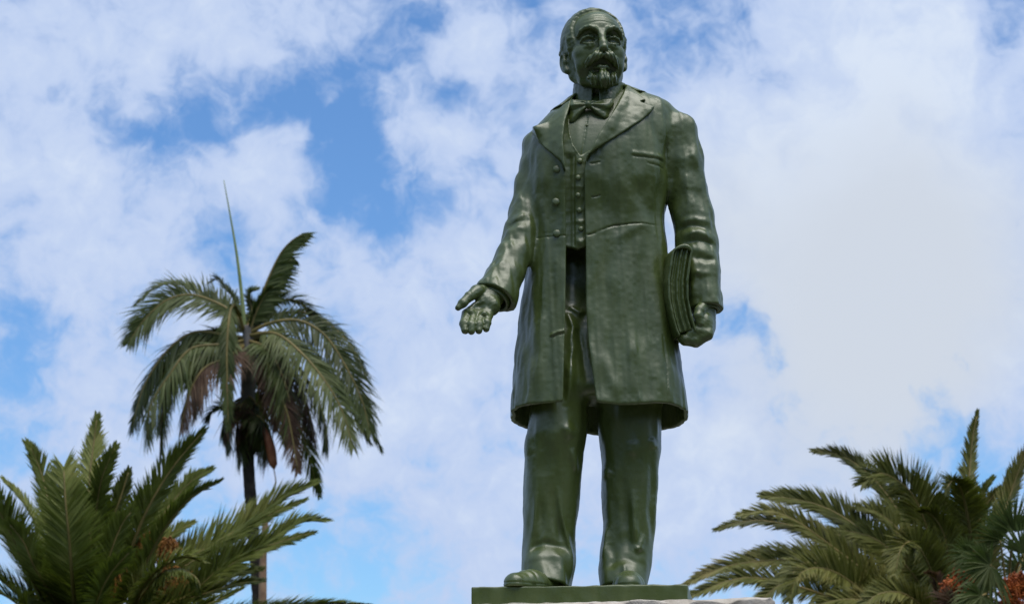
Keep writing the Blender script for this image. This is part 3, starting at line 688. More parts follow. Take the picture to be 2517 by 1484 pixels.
    tu = chain(A, g((29, 77, -82, 5), (27, 79, -96, 9.5), (19, 79, -111, 7)), 6); go = smin(go, tu, 5)
    go = go - 1.4 * np.sin(x * .62 + 1.2 * np.sin(z / 9)) - .6 * np.sin(z * .3 + x)
    return d, hair, mo, go
def head_f(P):
    d, h, m, g = head_fields(P); return smin(smin(smin(d, h, 2.5), m, 3), g, 3)
V, F = surf(head_f, HO - np.array((96, 128, 165)), HO + np.array((96, 112, 118)), 1.9)
ct = V[F].mean(1); lab = np.argmin(np.stack(head_fields([ct[:, k].astype(np.float32) for k in range(3)])), 0)
v_, f_ = pick(V, F, lab == 0); head = np_mesh('head', v_ * S, f_, M['statue'], statue)
for k, nm in ((1, 'hair'), (2, 'moustache'), (3, 'goatee')):
    v_, f_ = pick(V, F, lab == k); np_mesh(nm, v_ * S, f_, M['statue'], head)

# ---- hands
FING_L = [C([(1190, 745, -160, 17), (1148, 772, -186, 12.6), (1141, 796, -214, 11.4), (1143, 812, -222, 8.6)]), C([(1194, 748, -158, 17), (1164, 776, -188, 12.6), (1158, 799, -218, 11.4), (1159, 814, -225, 8.6)]),
          C([(1200, 750, -156, 17), (1182, 777, -184, 12.6), (1177, 799, -212, 11.4), (1177, 812, -219, 8.6)]), C([(1206, 750, -152, 17), (1200, 774, -178, 11.5), (1196, 793, -202, 10.4), (1195, 808, -209, 8)])]
THUMB_L = C([(1200, 715, -138, 17), (1172, 717, -168, 16), (1153, 729, -190, 11.5), (1138, 745, -202, 10.5), (1126, 756, -208, 7)])
def hand_l(P):
    d = chain(P, C([(1238, 690, -100, 27), (1212, 725, -135, 27), (1196, 742, -152, 26)]), 10)
    fd = None
    for c_ in FING_L:
        e = chain(P, c_, 3); fd = e if fd is None else smin(fd, e, 1.6)
    d = smin(d, fd, 9)
    heel = ellip(P, L3(1212, 752, -160), (17, 22, 22)); d = smin(d, heel, 9)
    d = smin(d, chain(P, THUMB_L, 5), 6)
    pads = np.minimum(ball(P, L3(1190, 772, -196), 9), ball(P, L3(1158, 768, -198), 9)); d = smin(d, pads, 5)
    hol = ellip(P, L3(1180, 748, -200), (17, 22, 13)); d = smax(d, -hol, 8)
    return d - vnoise(P, 14, 41) * .5
allp = np.vstack(FING_L + [THUMB_L]); lo, hi = bounds(allp, 26); hi = np.maximum(hi, L3(1250, 685, -90) + 20); lo[1] -= 4
sculpt('hand', hand_l, lo, hi, 1.9, statue, 'open hand with palm held out')
def cuff(a, b, r, name='shirt_cuff'):
    a = np.asarray(a, float); b = np.asarray(b, float); n = (b - a) / np.linalg.norm(b - a); p = np.linspace(0, 1, 4)[:, None]
    def f(P):
        d, t = seg_d(P, a - n * 40, b + n * 40); d = np.abs(d - r) - 3.5
        return smax(smax(d, cutplane(P, a, b), 3), -cutplane(P, a, a + n * 0) if False else -((P[0] - a[0]) * n[0] + (P[1] - a[1]) * n[1] + (P[2] - a[2]) * n[2]), 3)
    l_, h_ = bounds([a, b], r + 12); sculpt(name, f, l_, h_, 2.2, statue)
cuff(L3(1237, 689, -104), L3(1210, 739, -130), 37.5); cuff(L3(1728, 715, -55), L3(1735, 767, -66), 30)
FING_R = [C([(1740, 795, -92 + 27 * i, 13), (1737, 820, -98 + 27 * i, 15.5), (1710, 837, -98 + 27 * i, 15.5), (1684, 834, -95 + 27 * i, 14), (1672, 826, -92 + 27 * i, 10)]) for i in range(4)]
THUMB_R = C([(1734, 748, -84, 15), (1720, 762, -104, 12), (1716, 776, -112, 10.5), (1720, 793, -114, 8)])
def hand_r(P):
    d = chain(P, C([(1729, 725, -56, 25), (1732, 765, -64, 26), (1730, 800, -62, 27)]), 8)
    back = ellip(P, L3(1728, 800, -58), (27, 54, 38)); d = smin(d, back, 12)
    d = smin(d, chain(P, C([(1722, 785, -92, 15), (1716, 815, -100, 18), (1700, 822, -96, 16)])), 9)
    fd = None
    for c_ in FING_R:
        e = chain(P, c_, 5); fd = e if fd is None else smin(fd, e, 3)
    d = smin(d, fd, 6); d = smin(d, chain(P, THUMB_R, 4), 5)
    nail = np.exp(-(ball(P, L3(1720, 790, -123), 0) / 5) ** 2)
    return d - vnoise(P, 16, 43) * .6 + nail * .8
allp = np.vstack(FING_R + [THUMB_R]); lo, hi = bounds(allp, 24); hi = np.maximum(hi, L3(1765, 715, -30)); hi[1] = 30
sculpt('hand', hand_r, lo, hi, 2.1, statue, 'hand gripping the lower edge of the book')

# ---- book: a curved volume pressed against the hip
bz = np.array([L3(u, v, -112)[[2, 0]] for u, v in ((1700, 845), (1687, 815), (1676, 780), (1667, 735), (1666, 690), (1673, 640), (1681, 600), (1684, 580))], np.float32)
BZ0, BZ1 = Zv(817, -112), Zv(607, -112)
def book_lat(P): return P[0] - np.interp(P[2], bz[:, 0], bz[:, 1]) + .24 * (P[1] + 116)
def cover_f(P):
    q = book_lat(P); hw = 25.0
    d = smax(np.abs(q) - hw, P[2] - BZ1 - 6 + (q / 15) ** 2 * 5, 10); d = smax(d, BZ0 - 4 - P[2] + .25 * q, 3)
    d = smax(d, np.abs(P[1] + 42) - 78, 4)
    inn = np.maximum(np.abs(q) - hw + 6, P[2] - BZ1 + 4 + (q / 15) ** 2 * 5); inn = np.maximum(inn, P[1] + 60)
    return smax(d, -inn, 2.5) - vnoise(P, 30, 51) * .5
def pages_f(P):
    q = book_lat(P); d = np.maximum(np.abs(q) - 21, P[2] - BZ1 + 2 + (q / 15) ** 2 * 5); d = np.maximum(d, BZ0 + 3 - P[2] + .25 * q)
    g = 3.4 * np.cos(q * 2 * math.pi / 13.5 + .6)
    d = smax(d, -(P[1] + 112) - g, 2.5); return np.maximum(d, P[1] + 50) - vnoise(P, 20, 52) * .4
blo = (bz[:, 1].min() - 80, -128, BZ0 - 14); bhi = (bz[:, 1].max() + 34, 42, BZ1 + 14)
book = np_mesh('book', *(lambda r: (r[0] * S, r[1]))(surf(cover_f, blo, bhi, 2.3)), M['statue'], statue, True, 'thick bowed book pressed to the hip')
sculpt('pages', pages_f, blo, bhi, 2.1, book)

# ---- trousers and shoes
LEG_L = Loft([(620, 1330, 1446, -34, 60), (700, 1330, 1446, -34, 60), (760, 1326, 1448, -52, 60), (850, 1320, 1450, -76, 60), (940, 1312, 1450, -98, 62), (1047, 1296, 1441, -100, 58), (1080, 1292, 1438, -102, 54), (1120, 1291, 1431, -96, 52), (1150, 1290, 1429, -91, 50), (1220, 1287, 1424, -86, 46), (1290, 1286, 1416, -84, 42),
              (1335, 1283, 1413, -86, 40), (1360, 1281, 1413, -94, 38), (1390, 1280, 1412, -109, 38), (1415, 1281, 1406, -121, 38), (1440, 1284, 1402, -132, 38), (1480, 1288, 1400, -134, 38)], 2.25, -25)
LEG_R = Loft([(940, 1462, 1628, -70, 92), (1045, 1469, 1626, -72, 88), (1100, 1476, 1623, -68, 84), (1140, 1480, 1621, -64, 80), (1200, 1478, 1617, -60, 76), (1290, 1480, 1613, -58, 70), (1340, 1476, 1606, -60, 66),
              (1370, 1472, 1601, -68, 64), (1400, 1470, 1597, -84, 62), (1437, 1474, 1591, -98, 62), (1480, 1480, 1586, -104, 62)], 2.25, 5)
HIPS = Loft([(560, 1325, 1612, -36, 80), (640, 1325, 1612, -30, 80), (740, 1318, 1618, -34, 85), (850, 1308, 1625, -66, 90), (960, 1306, 1628, -92, 85), (1030, 1310, 1626, -70, 70)], 2.3, 0)
TR = [
    hstroke([(1372, 1200), (1380, 1260), (1392, 1310), (1404, 1350), (1410, 1372)], -85, 6, 5), hstroke([(1360, 1200), (1366, 1270), (1378, 1330)], -85, 9, -4), hstroke([(1320, 1190), (1314, 1270), (1302, 1340), (1296, 1375)], -80, 7, 4.5),
    hstroke([(1332, 1230), (1330, 1300), (1318, 1350)], -84, 9, -4), hstroke([(1300, 1350), (1340, 1334), (1398, 1348)], -90, 10, -5), hstroke([(1292, 1376), (1335, 1362), (1400, 1370)], -105, 10, 2.5),
    hstroke([(1380, 1060), (1396, 1055), (1410, 1075)], -95, 14, 4), hstroke([(1402, 1100), (1412, 1130), (1420, 1160)], -90, 8, 4), hstroke([(1330, 1060), (1340, 1120), (1336, 1170)], -95, 16, -4), hstroke([(1300, 1060), (1296, 1090), (1300, 1120)], -60, 12, 4),
    hstroke([(1396, 760), (1410, 800), (1402, 850)], -90, 8, 6), hstroke([(1412, 830), (1404, 880), (1410, 930)], -95, 8, 6), hstroke([(1392, 880), (1402, 930), (1396, 1000)], -95, 9, 5), hstroke([(1400, 745), (1425, 760), (1440, 755)], -90, 7, 5), hstroke([(1420, 800), (1432, 860), (1440, 950)], -90, 10, -6),
    hstroke([(1556, 1080), (1560, 1100), (1550, 1120)], -70, 12, 4), hstroke([(1600, 1075), (1606, 1090), (1612, 1100)], -60, 10, 4), hstroke([(1482, 1145), (1490, 1160), (1500, 1150)], -60, 10, 4),
    hstroke([(1556, 1200), (1560, 1280), (1568, 1345)], -60, 9, 5), hstroke([(1538, 1200), (1540, 1290), (1545, 1360)], -60, 11, -4), hstroke([(1585, 1310), (1574, 1345), (1560, 1352)], -62, 8, 5), hstroke([(1490, 1290), (1486, 1330), (1480, 1370)], -55, 9, 5), hstroke([(1505, 1330), (1510, 1370), (1500, 1400)], -62, 10, -4),
    hstroke([(1484, 1395), (1535, 1372), (1590, 1390)], -75, 10, -3), hstroke([(1533, 1380), (1535, 1400), (1534, 1425)], -90, 6, 4), hstroke([(1600, 1130), (1600, 1220), (1596, 1300)], -45, 10, -3.5)]
CUTA = C([(1285, 1408, -90, 0), (1335, 1402, -130, 0), (1365, 1422, -125, 0), (1402, 1450, -90, 0)])
def trouser_parts(P):
    fr = np.clip((10 - P[1]) / 40, 0, 1); rel = relief(P, [(q, w, am * 1.35, tp) for q, w, am, tp in TR]) * fr + vnoise([P[0], P[1], P[2] * .35], 56, 61) * 1.9 + lump(P, 24, .5, 7.1) * 2.2 + lump(P, 44, .35, 9.4) * 3.0 + lump(P, 9, 1, 5.2) * .35
    a = LEG_L(P) - rel; b = LEG_R(P) - rel
    za = FZ + 6 + np.clip(-(P[1] + 20), 0, 200) * .18 + 6 * np.clip((L3(1345, 1400, -90)[0] - P[0]) / 50, -1, 1.2); zb = FZ + 6 + np.clip(-(P[1] - 10), 0, 200) * .16
    a = smax(a, za - P[2], 4); b = smax(b, zb - P[2], 4)
    ia = smax(LEG_L(P) + 12, P[2] - FZ - 22, 6); ib = smax(LEG_R(P) + 13, P[2] - FZ - 16, 6)
    a = smax(a, -ia, 3); b = smax(b, -ib, 3)
    h = smax(HIPS(P) - rel, P[2] - Zv(570, 0), 10); h = smax(h, Zv(985, 0) - P[2], 24)
    return a, b, h
def trousers_f(P):
    a, b, h = trouser_parts(P); a = smax(a, P[2] - Zv(640, 0), 30); b = smax(b, P[2] - Zv(940, 0), 20)
    return smin(smin(a, h, 26), smin(b, h, 26), 8)
sculpt('trousers', trousers_f, (L3(1268, 0, -20)[0] - 6, -150, FZ), (L3(1640, 0, 0)[0] + 4, 115, Zv(550, 0)), 2.7, statue)
def shoe(heel, ball_, toe, label):
    pts = C([heel, ball_, toe]); 
    def f(P):
        Q = [P[0], P[1], P[2]]; d = chain(Q, pts, 14)
        ank = chain(P, np.array([(*pts[0][:3], 30), (pts[0][0] + 4, pts[0][1], pts[0][2] + 60, 34)], np.float32)); d = smin(d, ank, 22)
        a, b = pts[1], pts[2]; n = (b[:3] - a[:3]); ln = np.linalg.norm(n); n = n / ln
        s = (P[0] - a[0]) * n[0] + (P[1] - a[1]) * n[1] + (P[2] - a[2]) * n[2]
        d = d + 1.6 * np.exp(-((s - ln * .25) / 2.5) ** 2) - 2.2 * np.exp(-((s - ln * .45) / 7) ** 2) * (P[2] > FZ + 8) + 1.4 * np.exp(-((P[2] - FZ - 9) / 1.8) ** 2)
        return smax(d, FZ + .5 - P[2], 2) - vnoise(P, 25, 71) * .6
    lo, hi = bounds(pts, 44); lo[2] = FZ - 3; hi[2] = FZ + 95
    return sculpt('shoe', f, lo, hi, 2.2, statue, label)
def gz(u, Y, up):   # image row of a point at height up over the plate
    z = FZ + up; x = PW(u, 1437, Y * S)[0]
    yy = Y * S + DIST; zz = z * S - EYE
    return REFH / 2 - FPX * (zz * CP - yy * SP) / (yy * CP + zz * SP)
shoe((1368, gz(1368, -20, 16), -20, 30), (1305, gz(1305, -150, 10), -150, 33), (1266, gz(1266, -196, 7), -196, 26), 'shoe pointing out past the plate corner')
shoe((1540, gz(1540, 30, 16), 30, 30), (1545, gz(1545, -100, 10), -100, 35), (1546, gz(1546, -150, 7), -150, 30), 'shoe set back, mostly hidden by the plate')

# ---- cast plate under the feet
def rough_box(name, x0, x1, y0, y1, z0, z1, yaw, mat, parent, bev=.012, n=(48, 20, 6), amp=.002, seed=0, label=None):
    """bevelled box with slightly uneven faces, turned by yaw about its centre"""
    bm = bmesh.new(); bmesh.ops.create_cube(bm, size=1.0)
    for v in bm.verts: v.co = ((v.co.x) * (x1 - x0), v.co.y * (y1 - y0), v.co.z * (z1 - z0))
    bmesh.ops.bevel(bm, geom=list(bm.edges), offset=bev, segments=3, profile=.6, affect='EDGES')
    for ax, cnt in zip(range(3), n):
        ln = (x1 - x0, y1 - y0, z1 - z0)[ax]
        for i in range(1, cnt):
            co = [0, 0, 0]; co[ax] = -ln / 2 + bev + (ln - 2 * bev) * i / cnt; no = [0, 0, 0]; no[ax] = 1
            bmesh.ops.bisect_plane(bm, geom=list(bm.verts) + list(bm.edges) + list(bm.faces), plane_co=co, plane_no=no)
    bm.normal_update()
    P = np.array([v.co for v in bm.verts], np.float32); N = np.array([v.normal for v in bm.verts])
    nn = vnoise([P[:, 0], P[:, 1], P[:, 2]], .22, seed) * .5 + vnoise([P[:, 0], P[:, 1], P[:, 2]], .07, seed + 1) * .5
    P = P + N * (nn * amp)[:, None]
    c, s = math.cos(yaw), math.sin(yaw); cx, cy, cz = (x0 + x1) / 2, (y0 + y1) / 2, (z0 + z1) / 2
    W = np.stack([P[:, 0] * c - P[:, 1] * s + cx, P[:, 0] * s + P[:, 1] * c + cy, P[:, 2] + cz], 1)
    for v, w in zip(bm.verts, W): v.co = w - np.array(origin_of(parent)) if parent else w
    me = bpy.data.meshes.new(name); bm.to_mesh(me); bm.free(); me.materials.append(mat)
    for p in me.polygons: p.use_smooth = True
    o = bpy.data.objects.new(name, me); COL.objects.link(o); o.parent = parent
    if label: o['label'] = label
    return o
BYAW = -R(6.2)
pl, pr = PW(1158, 1446, -.36), PW(1690, 1437, -.44)
PCX, PCY, PWID = (pl[0] + pr[0]) / 2 - .43 * math.sin(BYAW), 0.02, (pr[0] - pl[0]) / math.cos(BYAW)
STONE_Z = float(PW(1900, 1470, -.75)[2])
rough_box('base_plate', PCX - PWID / 2, PCX + PWID / 2, PCY - .43, PCY + .43, STONE_Z - .012, PLATE_Z, BYAW, M['statue'], statue, .008, (60, 24, 5), .0035, 5, 'flat rectangular plate under the feet')

# ================================================================== stone pedestal
BYAW2 = -R(10)
def pedestal():
    cx = PCX + .03; ped = empty('stone_pedestal', (cx, PCY, 0), 'pale rough stone pedestal under the green statue', 'pedestal')
    # front right corner of the cap as surveyed
    fx = PW(1893, 1470, -.80)[0]; hy = .74; hw = (fx - cx + hy * math.sin(-BYAW2)) / math.cos(BYAW2)
    t = .16
    cap = rough_box('cap_slab', cx - hw, cx + hw, PCY - hy, PCY + hy, STONE_Z - t, STONE_Z - .001, BYAW2, M['stone'], ped, .007, (170, 60, 8), .0045, 21, 'chipped top slab')
    r = np.random.RandomState(8)
    for v in cap.data.vertices:       # worn: the slab dips towards its far corner, its rim is chipped
        x, y, z = v.co; lx = x * math.cos(BYAW2) + y * math.sin(BYAW2)
        z -= .0085 * (hw - lx) * (z > -1)
        v.co.z = z
    for _ in range(26):
        px = r.uniform(-hw, hw); w = r.uniform(.015, .06); dep = r.uniform(.003, .011)
        for v in cap.data.vertices:
            lx = v.co.x * math.cos(BYAW2) + v.co.y * math.sin(BYAW2); ly = -v.co.x * math.sin(BYAW2) + v.co.y * math.cos(BYAW2)
            if ly < -hy + .03 and v.co.z > STONE_Z - .05:
                g = math.exp(-((lx - px) / w) ** 2); v.co.z -= dep * g; v.co.y += dep * g
    rough_box('shaft', cx - hw + .12, cx + hw - .12, PCY - .62, PCY + .62, .42, STONE_Z - t - .03, BYAW2, M['stone'], ped, .02, (30, 30, 30), .008, 31)
    rough_box('step', cx - hw - .12, cx + hw + .12, PCY - .86, PCY + .86, .2, .418, BYAW2, M['stone'], ped, .02, (30, 30, 4), .008, 41)
    rough_box('step', cx - hw - .45, cx + hw + .45, PCY - 1.19, PCY + 1.19, .0, .198, BYAW2, M['stone'], ped, .02, (30, 30, 4), .008, 51)
pedestal()

# ================================================================== palms
rng = np.random.RandomState(7)
def nrm(a): return a / (np.linalg.norm(a, axis=-1, keepdims=True) + 1e-9)
def leaflets(Q, N0, length, n, a0, a1, vee, width, droop, t0=.1, prof=None, curl=0.0, seed=0, jitter=.08, sides=(-1, 1), gap=0.0):
    """two ranks of narrow leaflets along the stalk Q (m,3); N0 (m,3) is the upper side of the stalk. -> V, F"""
    r = np.random.RandomState(seed); m = len(Q); T = nrm(np.gradient(Q, axis=0)); N = nrm(N0 - (N0 * T).sum(1)[:, None] * T); B = np.cross(T, N)
    Vs, Fs, o = [], [], 0
    for s in sides:
        t = np.linspace(t0, .995, n) + r.normal(0, .3 / n, n); t = np.clip(t, 0, 1)
        if gap: t = t[r.rand(n) > gap]
        k = len(t); x = t * (m - 1); i = np.clip(x.astype(int), 0, m - 2); f = (x - i)[:, None]
        lp = lambda A: A[i] * (1 - f) + A[i + 1] * f
        p, T_, N_, B_ = lp(Q), nrm(lp(T)), nrm(lp(N)), nrm(lp(B))
        u = (t - t0) / (1 - t0)
        L = length * (np.interp(u, [0, .12, .45, .8, 1], prof or [.5, .88, 1, .72, .22])) * (1 + r.normal(0, jitter, k))
        a = np.radians(a0 + (a1 - a0) * u + r.normal(0, 5, k))[:, None]; vv = np.radians(vee + r.normal(0, 7, k))[:, None]
        d = T_ * np.cos(a) + (B_ * s * np.cos(vv) + N_ * np.sin(vv)) * np.sin(a); d = nrm(d)
        dr = droop * (1 + r.normal(0, .25, k))
        g = np.array((0, 0, -1.0))
        pts = []
        for q in (0, .3, .65, 1.0):
            pts.append(p + d * (L * q)[:, None] + g * (L * dr * q ** 2)[:, None] + T_ * (L * curl * q ** 2)[:, None])
        w = np.cross(d, N_); w = nrm(w); w2 = nrm(np.cross(d, w)); w = nrm(w + w2 * r.normal(0, .35, k)[:, None])
        wd = width * (1 + r.normal(0, .12, k))[:, None]
        P8 = np.stack([pts[0] - w * wd * .35, pts[0] + w * wd * .35, pts[1] - w * wd * .5, pts[1] + w * wd * .5, pts[2] - w * wd * .38, pts[2] + w * wd * .38, pts[3]], 1)
        Vs.append(P8.reshape(-1, 3)); b = (np.arange(k) * 7)[:, None] + o
        q4 = np.concatenate([b + np.array([0, 1, 3, 2]), b + np.array([2, 3, 5, 4])], 0); t3 = b + np.array([4, 5, 6])
        Fs.append((q4, t3)); o += 7 * k
    return np.vstack(Vs), [np.vstack([q for q, _ in Fs]), np.vstack([t for _, t in Fs])]
COUNT = [0]
LEAF = {'date': 1.55, 'date2': 1.55, 'queen': 1.36, 'dead': 1.5}
def frond(parent, uv, y0, length, roll=0, n=120, a=(64, 28), vee=28, width=.027, droop=.10, mat='date', rad=(.035, .008), t0=.1, prof=None, curl=0, sides=(-1, 1), gap=0., stalk='rachis', jitter=.08, roll2=None, pts=None, label=None):
    """uv rows (u, v, dy): stalk surveyed from base to tip. roll: 0 = upper side up, 90 = upper side towards the viewer"""
    COUNT[0] += 1
    P = np.array([PW(u, v, y0 + dy) for u, v, dy in uv]) if pts is None else np.asarray(pts, float)
    Q = spline(P, 60); T = nrm(np.gradient(Q, axis=0))
    eye = np.array((0, -DIST, EYE)); vw = nrm(eye - Q)
    # across = stalk side direction as seen from the plaza
    up = np.cross(vw, T); up *= np.sign(up[:, 2:3].mean() if abs(up[:, 2].mean()) > .02 else -up[:, 0:1].mean())
    up = nrm(up); rr = np.radians(np.linspace(roll, roll if roll2 is None else roll2, len(Q)))[:, None]
    N0 = up * np.cos(rr) + vw * np.sin(rr)
    sc = (y0 + DIST) / FPX * LEAF.get(mat, 1.5)
    Vl, Fl = leaflets(Q, N0, length * sc, int(n * 1.8), a[0] + 4, a[1], vee, width, droop, t0, prof, curl, 100 + COUNT[0], jitter, sides, gap)
    Vr, Fr = tube(Q[::2], np.linspace(rad[0], rad[1], 30), 6)
    fr = np_mesh('frond', Vr, Fr, M[stalk], parent, True, label)
    np_mesh('leaflets', Vl, Fl, M[mat], fr, False, None, 'stuff')
    return fr
def world_frond(parent, base, az, el, ln, sag, **k):
    """a frond placed by compass direction, for the sides of the crown the survey does not show"""
    d = np.array((math.sin(az) * math.cos(el), math.cos(az) * math.cos(el), math.sin(el))); s = np.linspace(0, 1, 6)
    P = np.array([base + d * ln * t + np.array((0, 0, -1)) * sag * ln * t * t for t in s])
    Q = spline(P, 60); COUNT[0] += 1
    N0 = np.tile(np.array((0, 0, 1.0)), (60, 1)) + d * -.15
    Vl, Fl = leaflets(Q, N0, k.get('leaf', .7), k.get('n', 110), 60, 24, k.get('vee', 25), k.get('width', .034), k.get('droop', .12), .12, None, 0, 100 + COUNT[0])
    Vr, Fr = tube(Q[::2], np.linspace(.04, .008, 30), 6)
    fr = np_mesh('frond', Vr, Fr, M['rachis'], parent); np_mesh('leaflets', Vl, Fl, M[k.get('mat', 'date')], fr, False, None, 'stuff')
def palm_trunk(parent, P, radii, mat, name='trunk', seg=20, ring=.03, seed=0, rings=90):
    Q = spline(P, rings); r = np.interp(np.linspace(0, 1, rings), np.linspace(0, 1, len(radii)), radii)
    r = r * (1 + ring * np.sin(np.arange(rings) * 2.1) + np.random.RandomState(seed).normal(0, ring * .5, rings))
    V, F = tube(Q, r, seg); return np_mesh(name, V, F, M[mat], parent, True)
def fruit_bunch(parent, u, v, y0, size, mat, n=90, seed=0, hang=.6):
    """arching stalks with small round fruit"""
    r = np.random.RandomState(seed); sc = (y0 + DIST) / FPX; c = PW(u, v, y0); Vs, Fq, Ft, o = [], [], [], 0
    stalks = []
    top = c + np.array((0, 0, size * sc * .9))
    ico = np.array([(1, 0, 0), (-1, 0, 0), (0, 1, 0), (0, -1, 0), (0, 0, 1), (0, 0, -1)], float); icf = np.array([(0, 2, 4), (2, 1, 4), (1, 3, 4), (3, 0, 4), (2, 0, 5), (1, 2, 5), (3, 1, 5), (0, 3, 5)])
    SV, SF, so_ = [], [], 0
    for i in range(n):
        d = nrm(r.normal(size=3) * np.array((1, .8, 1.0))) * size * sc * (.35 + .75 * r.rand()); d[2] -= hang * size * sc * .4
        p1 = c + d; mid = (top + p1) / 2 + np.array((d[0] * .3, d[1] * .3, size * sc * .25))
        Q = spline([top, mid, p1], 9); V, F = tube(Q, .009 + .004 * r.rand(), 3, False); SV.append(V); SF.append(F[0] + so_); so_ += len(V)
        for t in np.linspace(.45, 1, 9):
            x = t * 8; k = min(int(x), 7); q = Q[k] + (Q[k + 1] - Q[k]) * (x - k) + r.normal(0, .02, 3)
            Vs.append(q + ico * (.010 + .009 * r.rand())); Ft.append(icf + o); o += 6
    st = np_mesh('fruit_stalk', np.vstack(SV), [np.vstack(SF)], M[mat], parent, True)
    np_mesh('fruit', np.vstack(Vs), [np.vstack(Ft)], M[mat], st, True, None, 'stuff')

# ---- surveyed points: three enlargements of the photograph share these scales
A8 = lambda x, y, d=0: (x / 2.948, 985 + y / 2.948, d)
A7 = lambda x, y, d=0: (262.7 + x / 1.8825, 426.8 + y / 1.8825, d)
AR = lambda x, y, d=0: (1674.5 + x / 2.973, 985 + y / 2.973, d)

def left_date_palm():
    y0 = 22.0; base = PW(235, 1560, y0)
    pm = empty('date_palm', (base[0], y0, 0), 'stout date palm filling the lower left corner, orange fruit stalks in its crown', 'palm tree', 'date palms behind the statue')
    palm_trunk(pm, [(base[0], y0, -.1), (base[0] + .05, y0, base[2] * .5), (base[0], y0, base[2] + .2)], [.62, .5, .52, .6], 'trunk', ring=.06)
    F = lambda pts, ln, **k: frond(pm, pts, y0, ln, **k)
    # back and upright fronds
    F([A8(700, 1560), A8(640, 900, 1.0), A8(650, 560, 1.4), A8(680, 300, 1.6), A8(705, 110, 1.6)], 64, roll=-80, a=(58, 18), vee=12, n=135)
    F([A8(560, 1560), A8(400, 1000, .5), A8(320, 600, .8), A8(245, 390, .8), A8(195, 300, .8)], 60, roll=60, a=(56, 18), vee=20, n=130)
    F([A8(650, 1560), A8(760, 1000, 0), A8(860, 740, 0), A8(935, 500, 0)], 48, roll=-60, a=(56, 20), vee=18)
    F([A8(640, 1560), A8(690, 900, -.6), A8(730, 600, -.9), A8(795, 420, -1.0), A8(842, 325, -1)], 52, roll=70, a=(58, 20), vee=18, n=130)
    # long fronds to the right
    F([A8(760, 1560), A8(900, 1200, -.2), A8(1060, 800, -.4), A8(1260, 470, -.4), A8(1475, 215, -.4)], 62, roll=-50, a=(56, 16), vee=20, n=150)
    F([A8(800, 1560), A8(1020, 1120, .5), A8(1200, 800, .8), A8(1390, 580, .9), A8(1530, 490, .9)], 52, roll=58, a=(54, 18), vee=26, n=130)
    F([A8(820, 1560), A8(1010, 1260, -.7), A8(1190, 930, -1.0), A8(1380, 700, -1.2), A8(1595, 575, -1.2)], 46, roll=-35, a=(52, 16), vee=30, n=135)
    F([A8(850, 1560), A8(1200, 1250, .3), A8(1480, 1080, .4), A8(1780, 900, .5), A8(2030, 720, .5), A8(2285, 600, .5)], 70, roll=38, a=(54, 16), vee=34, n=160, droop=.04)
    F([A8(850, 1580), A8(1300, 1230, .9), A8(1640, 1010, 1.2), A8(1950, 830, 1.3), A8(2210, 715, 1.3)], 50, roll=45, a=(50, 16), vee=22, n=140)
    F([A8(860, 1580), A8(1330, 1430, -.6), A8(1620, 1200, -.9), A8(1920, 1030, -1.0), A8(2160, 885, -1.0), A8(2375, 865, -1.0)], 60, roll=36, a=(52, 15), vee=34, n=160, droop=.05)
    F([A8(860, 1600), A8(1500, 1280, .2), A8(1850, 1090, .4), A8(2100, 1000, .5), A8(2280, 950, .5)], 44, roll=45, a=(50, 16), vee=16, n=130)
    F([A8(860, 1600), A8(1280, 1290, 1.2), A8(1500, 1090, 1.4), A8(1740, 985, 1.5)], 44, roll=45, a=(52, 16), vee=22)
    F([A8(860, 1600), A8(1400, 1420, .6), A8(1650, 1280, .9), A8(1890, 1215, .9)], 54, roll=28, a=(52, 18), vee=20)
    F([A8(900, 1620), A8(1050, 1390, -1.0), A8(1150, 1265, -1.4), A8(1290, 1210, -1.6), A8(1420, 1280, -1.8), A8(1460, 1370, -1.9)], 40, roll=160, a=(72, 40), vee=22, droop=.35, width=.03)
    F([A8(900, 1640), A8(1040, 1340, -1.2), A8(1180, 1200, -1.5), A8(1330, 1130, -1.6), A8(1470, 1170, -1.7)], 52, roll=10, a=(60, 30), vee=30)
    F([A8(900, 1640), A8(1450, 1570, -.6), A8(1900, 1505, -.9), A8(2300, 1470, -1.0), A8(2680, 1475, -1)], 40, roll=8, a=(50, 18), vee=42, n=140, droop=.03)
    F([A8(900, 1640), A8(1250, 1560, -1), A8(1560, 1450, -1.3), A8(1750, 1360, -1.4)], 50, roll=20, a=(52, 20), vee=20)
    # towards the viewer and to the left
    F([A8(560, 1640, -.6), A8(525, 1300, -2.0), A8(500, 1000, -2.4), A8(474, 720, -2.5), A8(462, 480, -2.4)], 66, roll=-78, a=(66, 30), vee=14, n=140, prof=[.8, 1.1, 1.1, .9, .55], rad=(.04, .009))
    F([A8(420, 1640), A8(190, 1210, -1.2), A8(90, 980, -1.5), A8(-20, 780, -1.7), A8(-140, 620, -1.8)], 80, roll=-40, a=(62, 26), vee=24, n=140)
    F([A8(420, 1660), A8(150, 1420, -1.6), A8(-60, 1250, -2.0), A8(-300, 1180, -2.2)], 66, roll=10, a=(62, 26), vee=30)
    F([A8(450, 1660), A8(300, 1330, .4), A8(180, 1120, .6), A8(60, 980, .7), A8(-80, 900, .8)], 60, roll=35, a=(58, 24), vee=24)
    F([A8(480, 1660), A8(330, 1200, 1.2), A8(260, 900, 1.5), A8(150, 700, 1.6), A8(20, 560, 1.6)], 52, roll=30, a=(56, 20), vee=20)
    F([A8(700, 1660, -.8), A8(740, 1350, -1.8), A8(790, 1130, -2.0), A8(880, 900, -2.1), A8(960, 790, -2.1)], 56, roll=-50, a=(60, 26), vee=18)
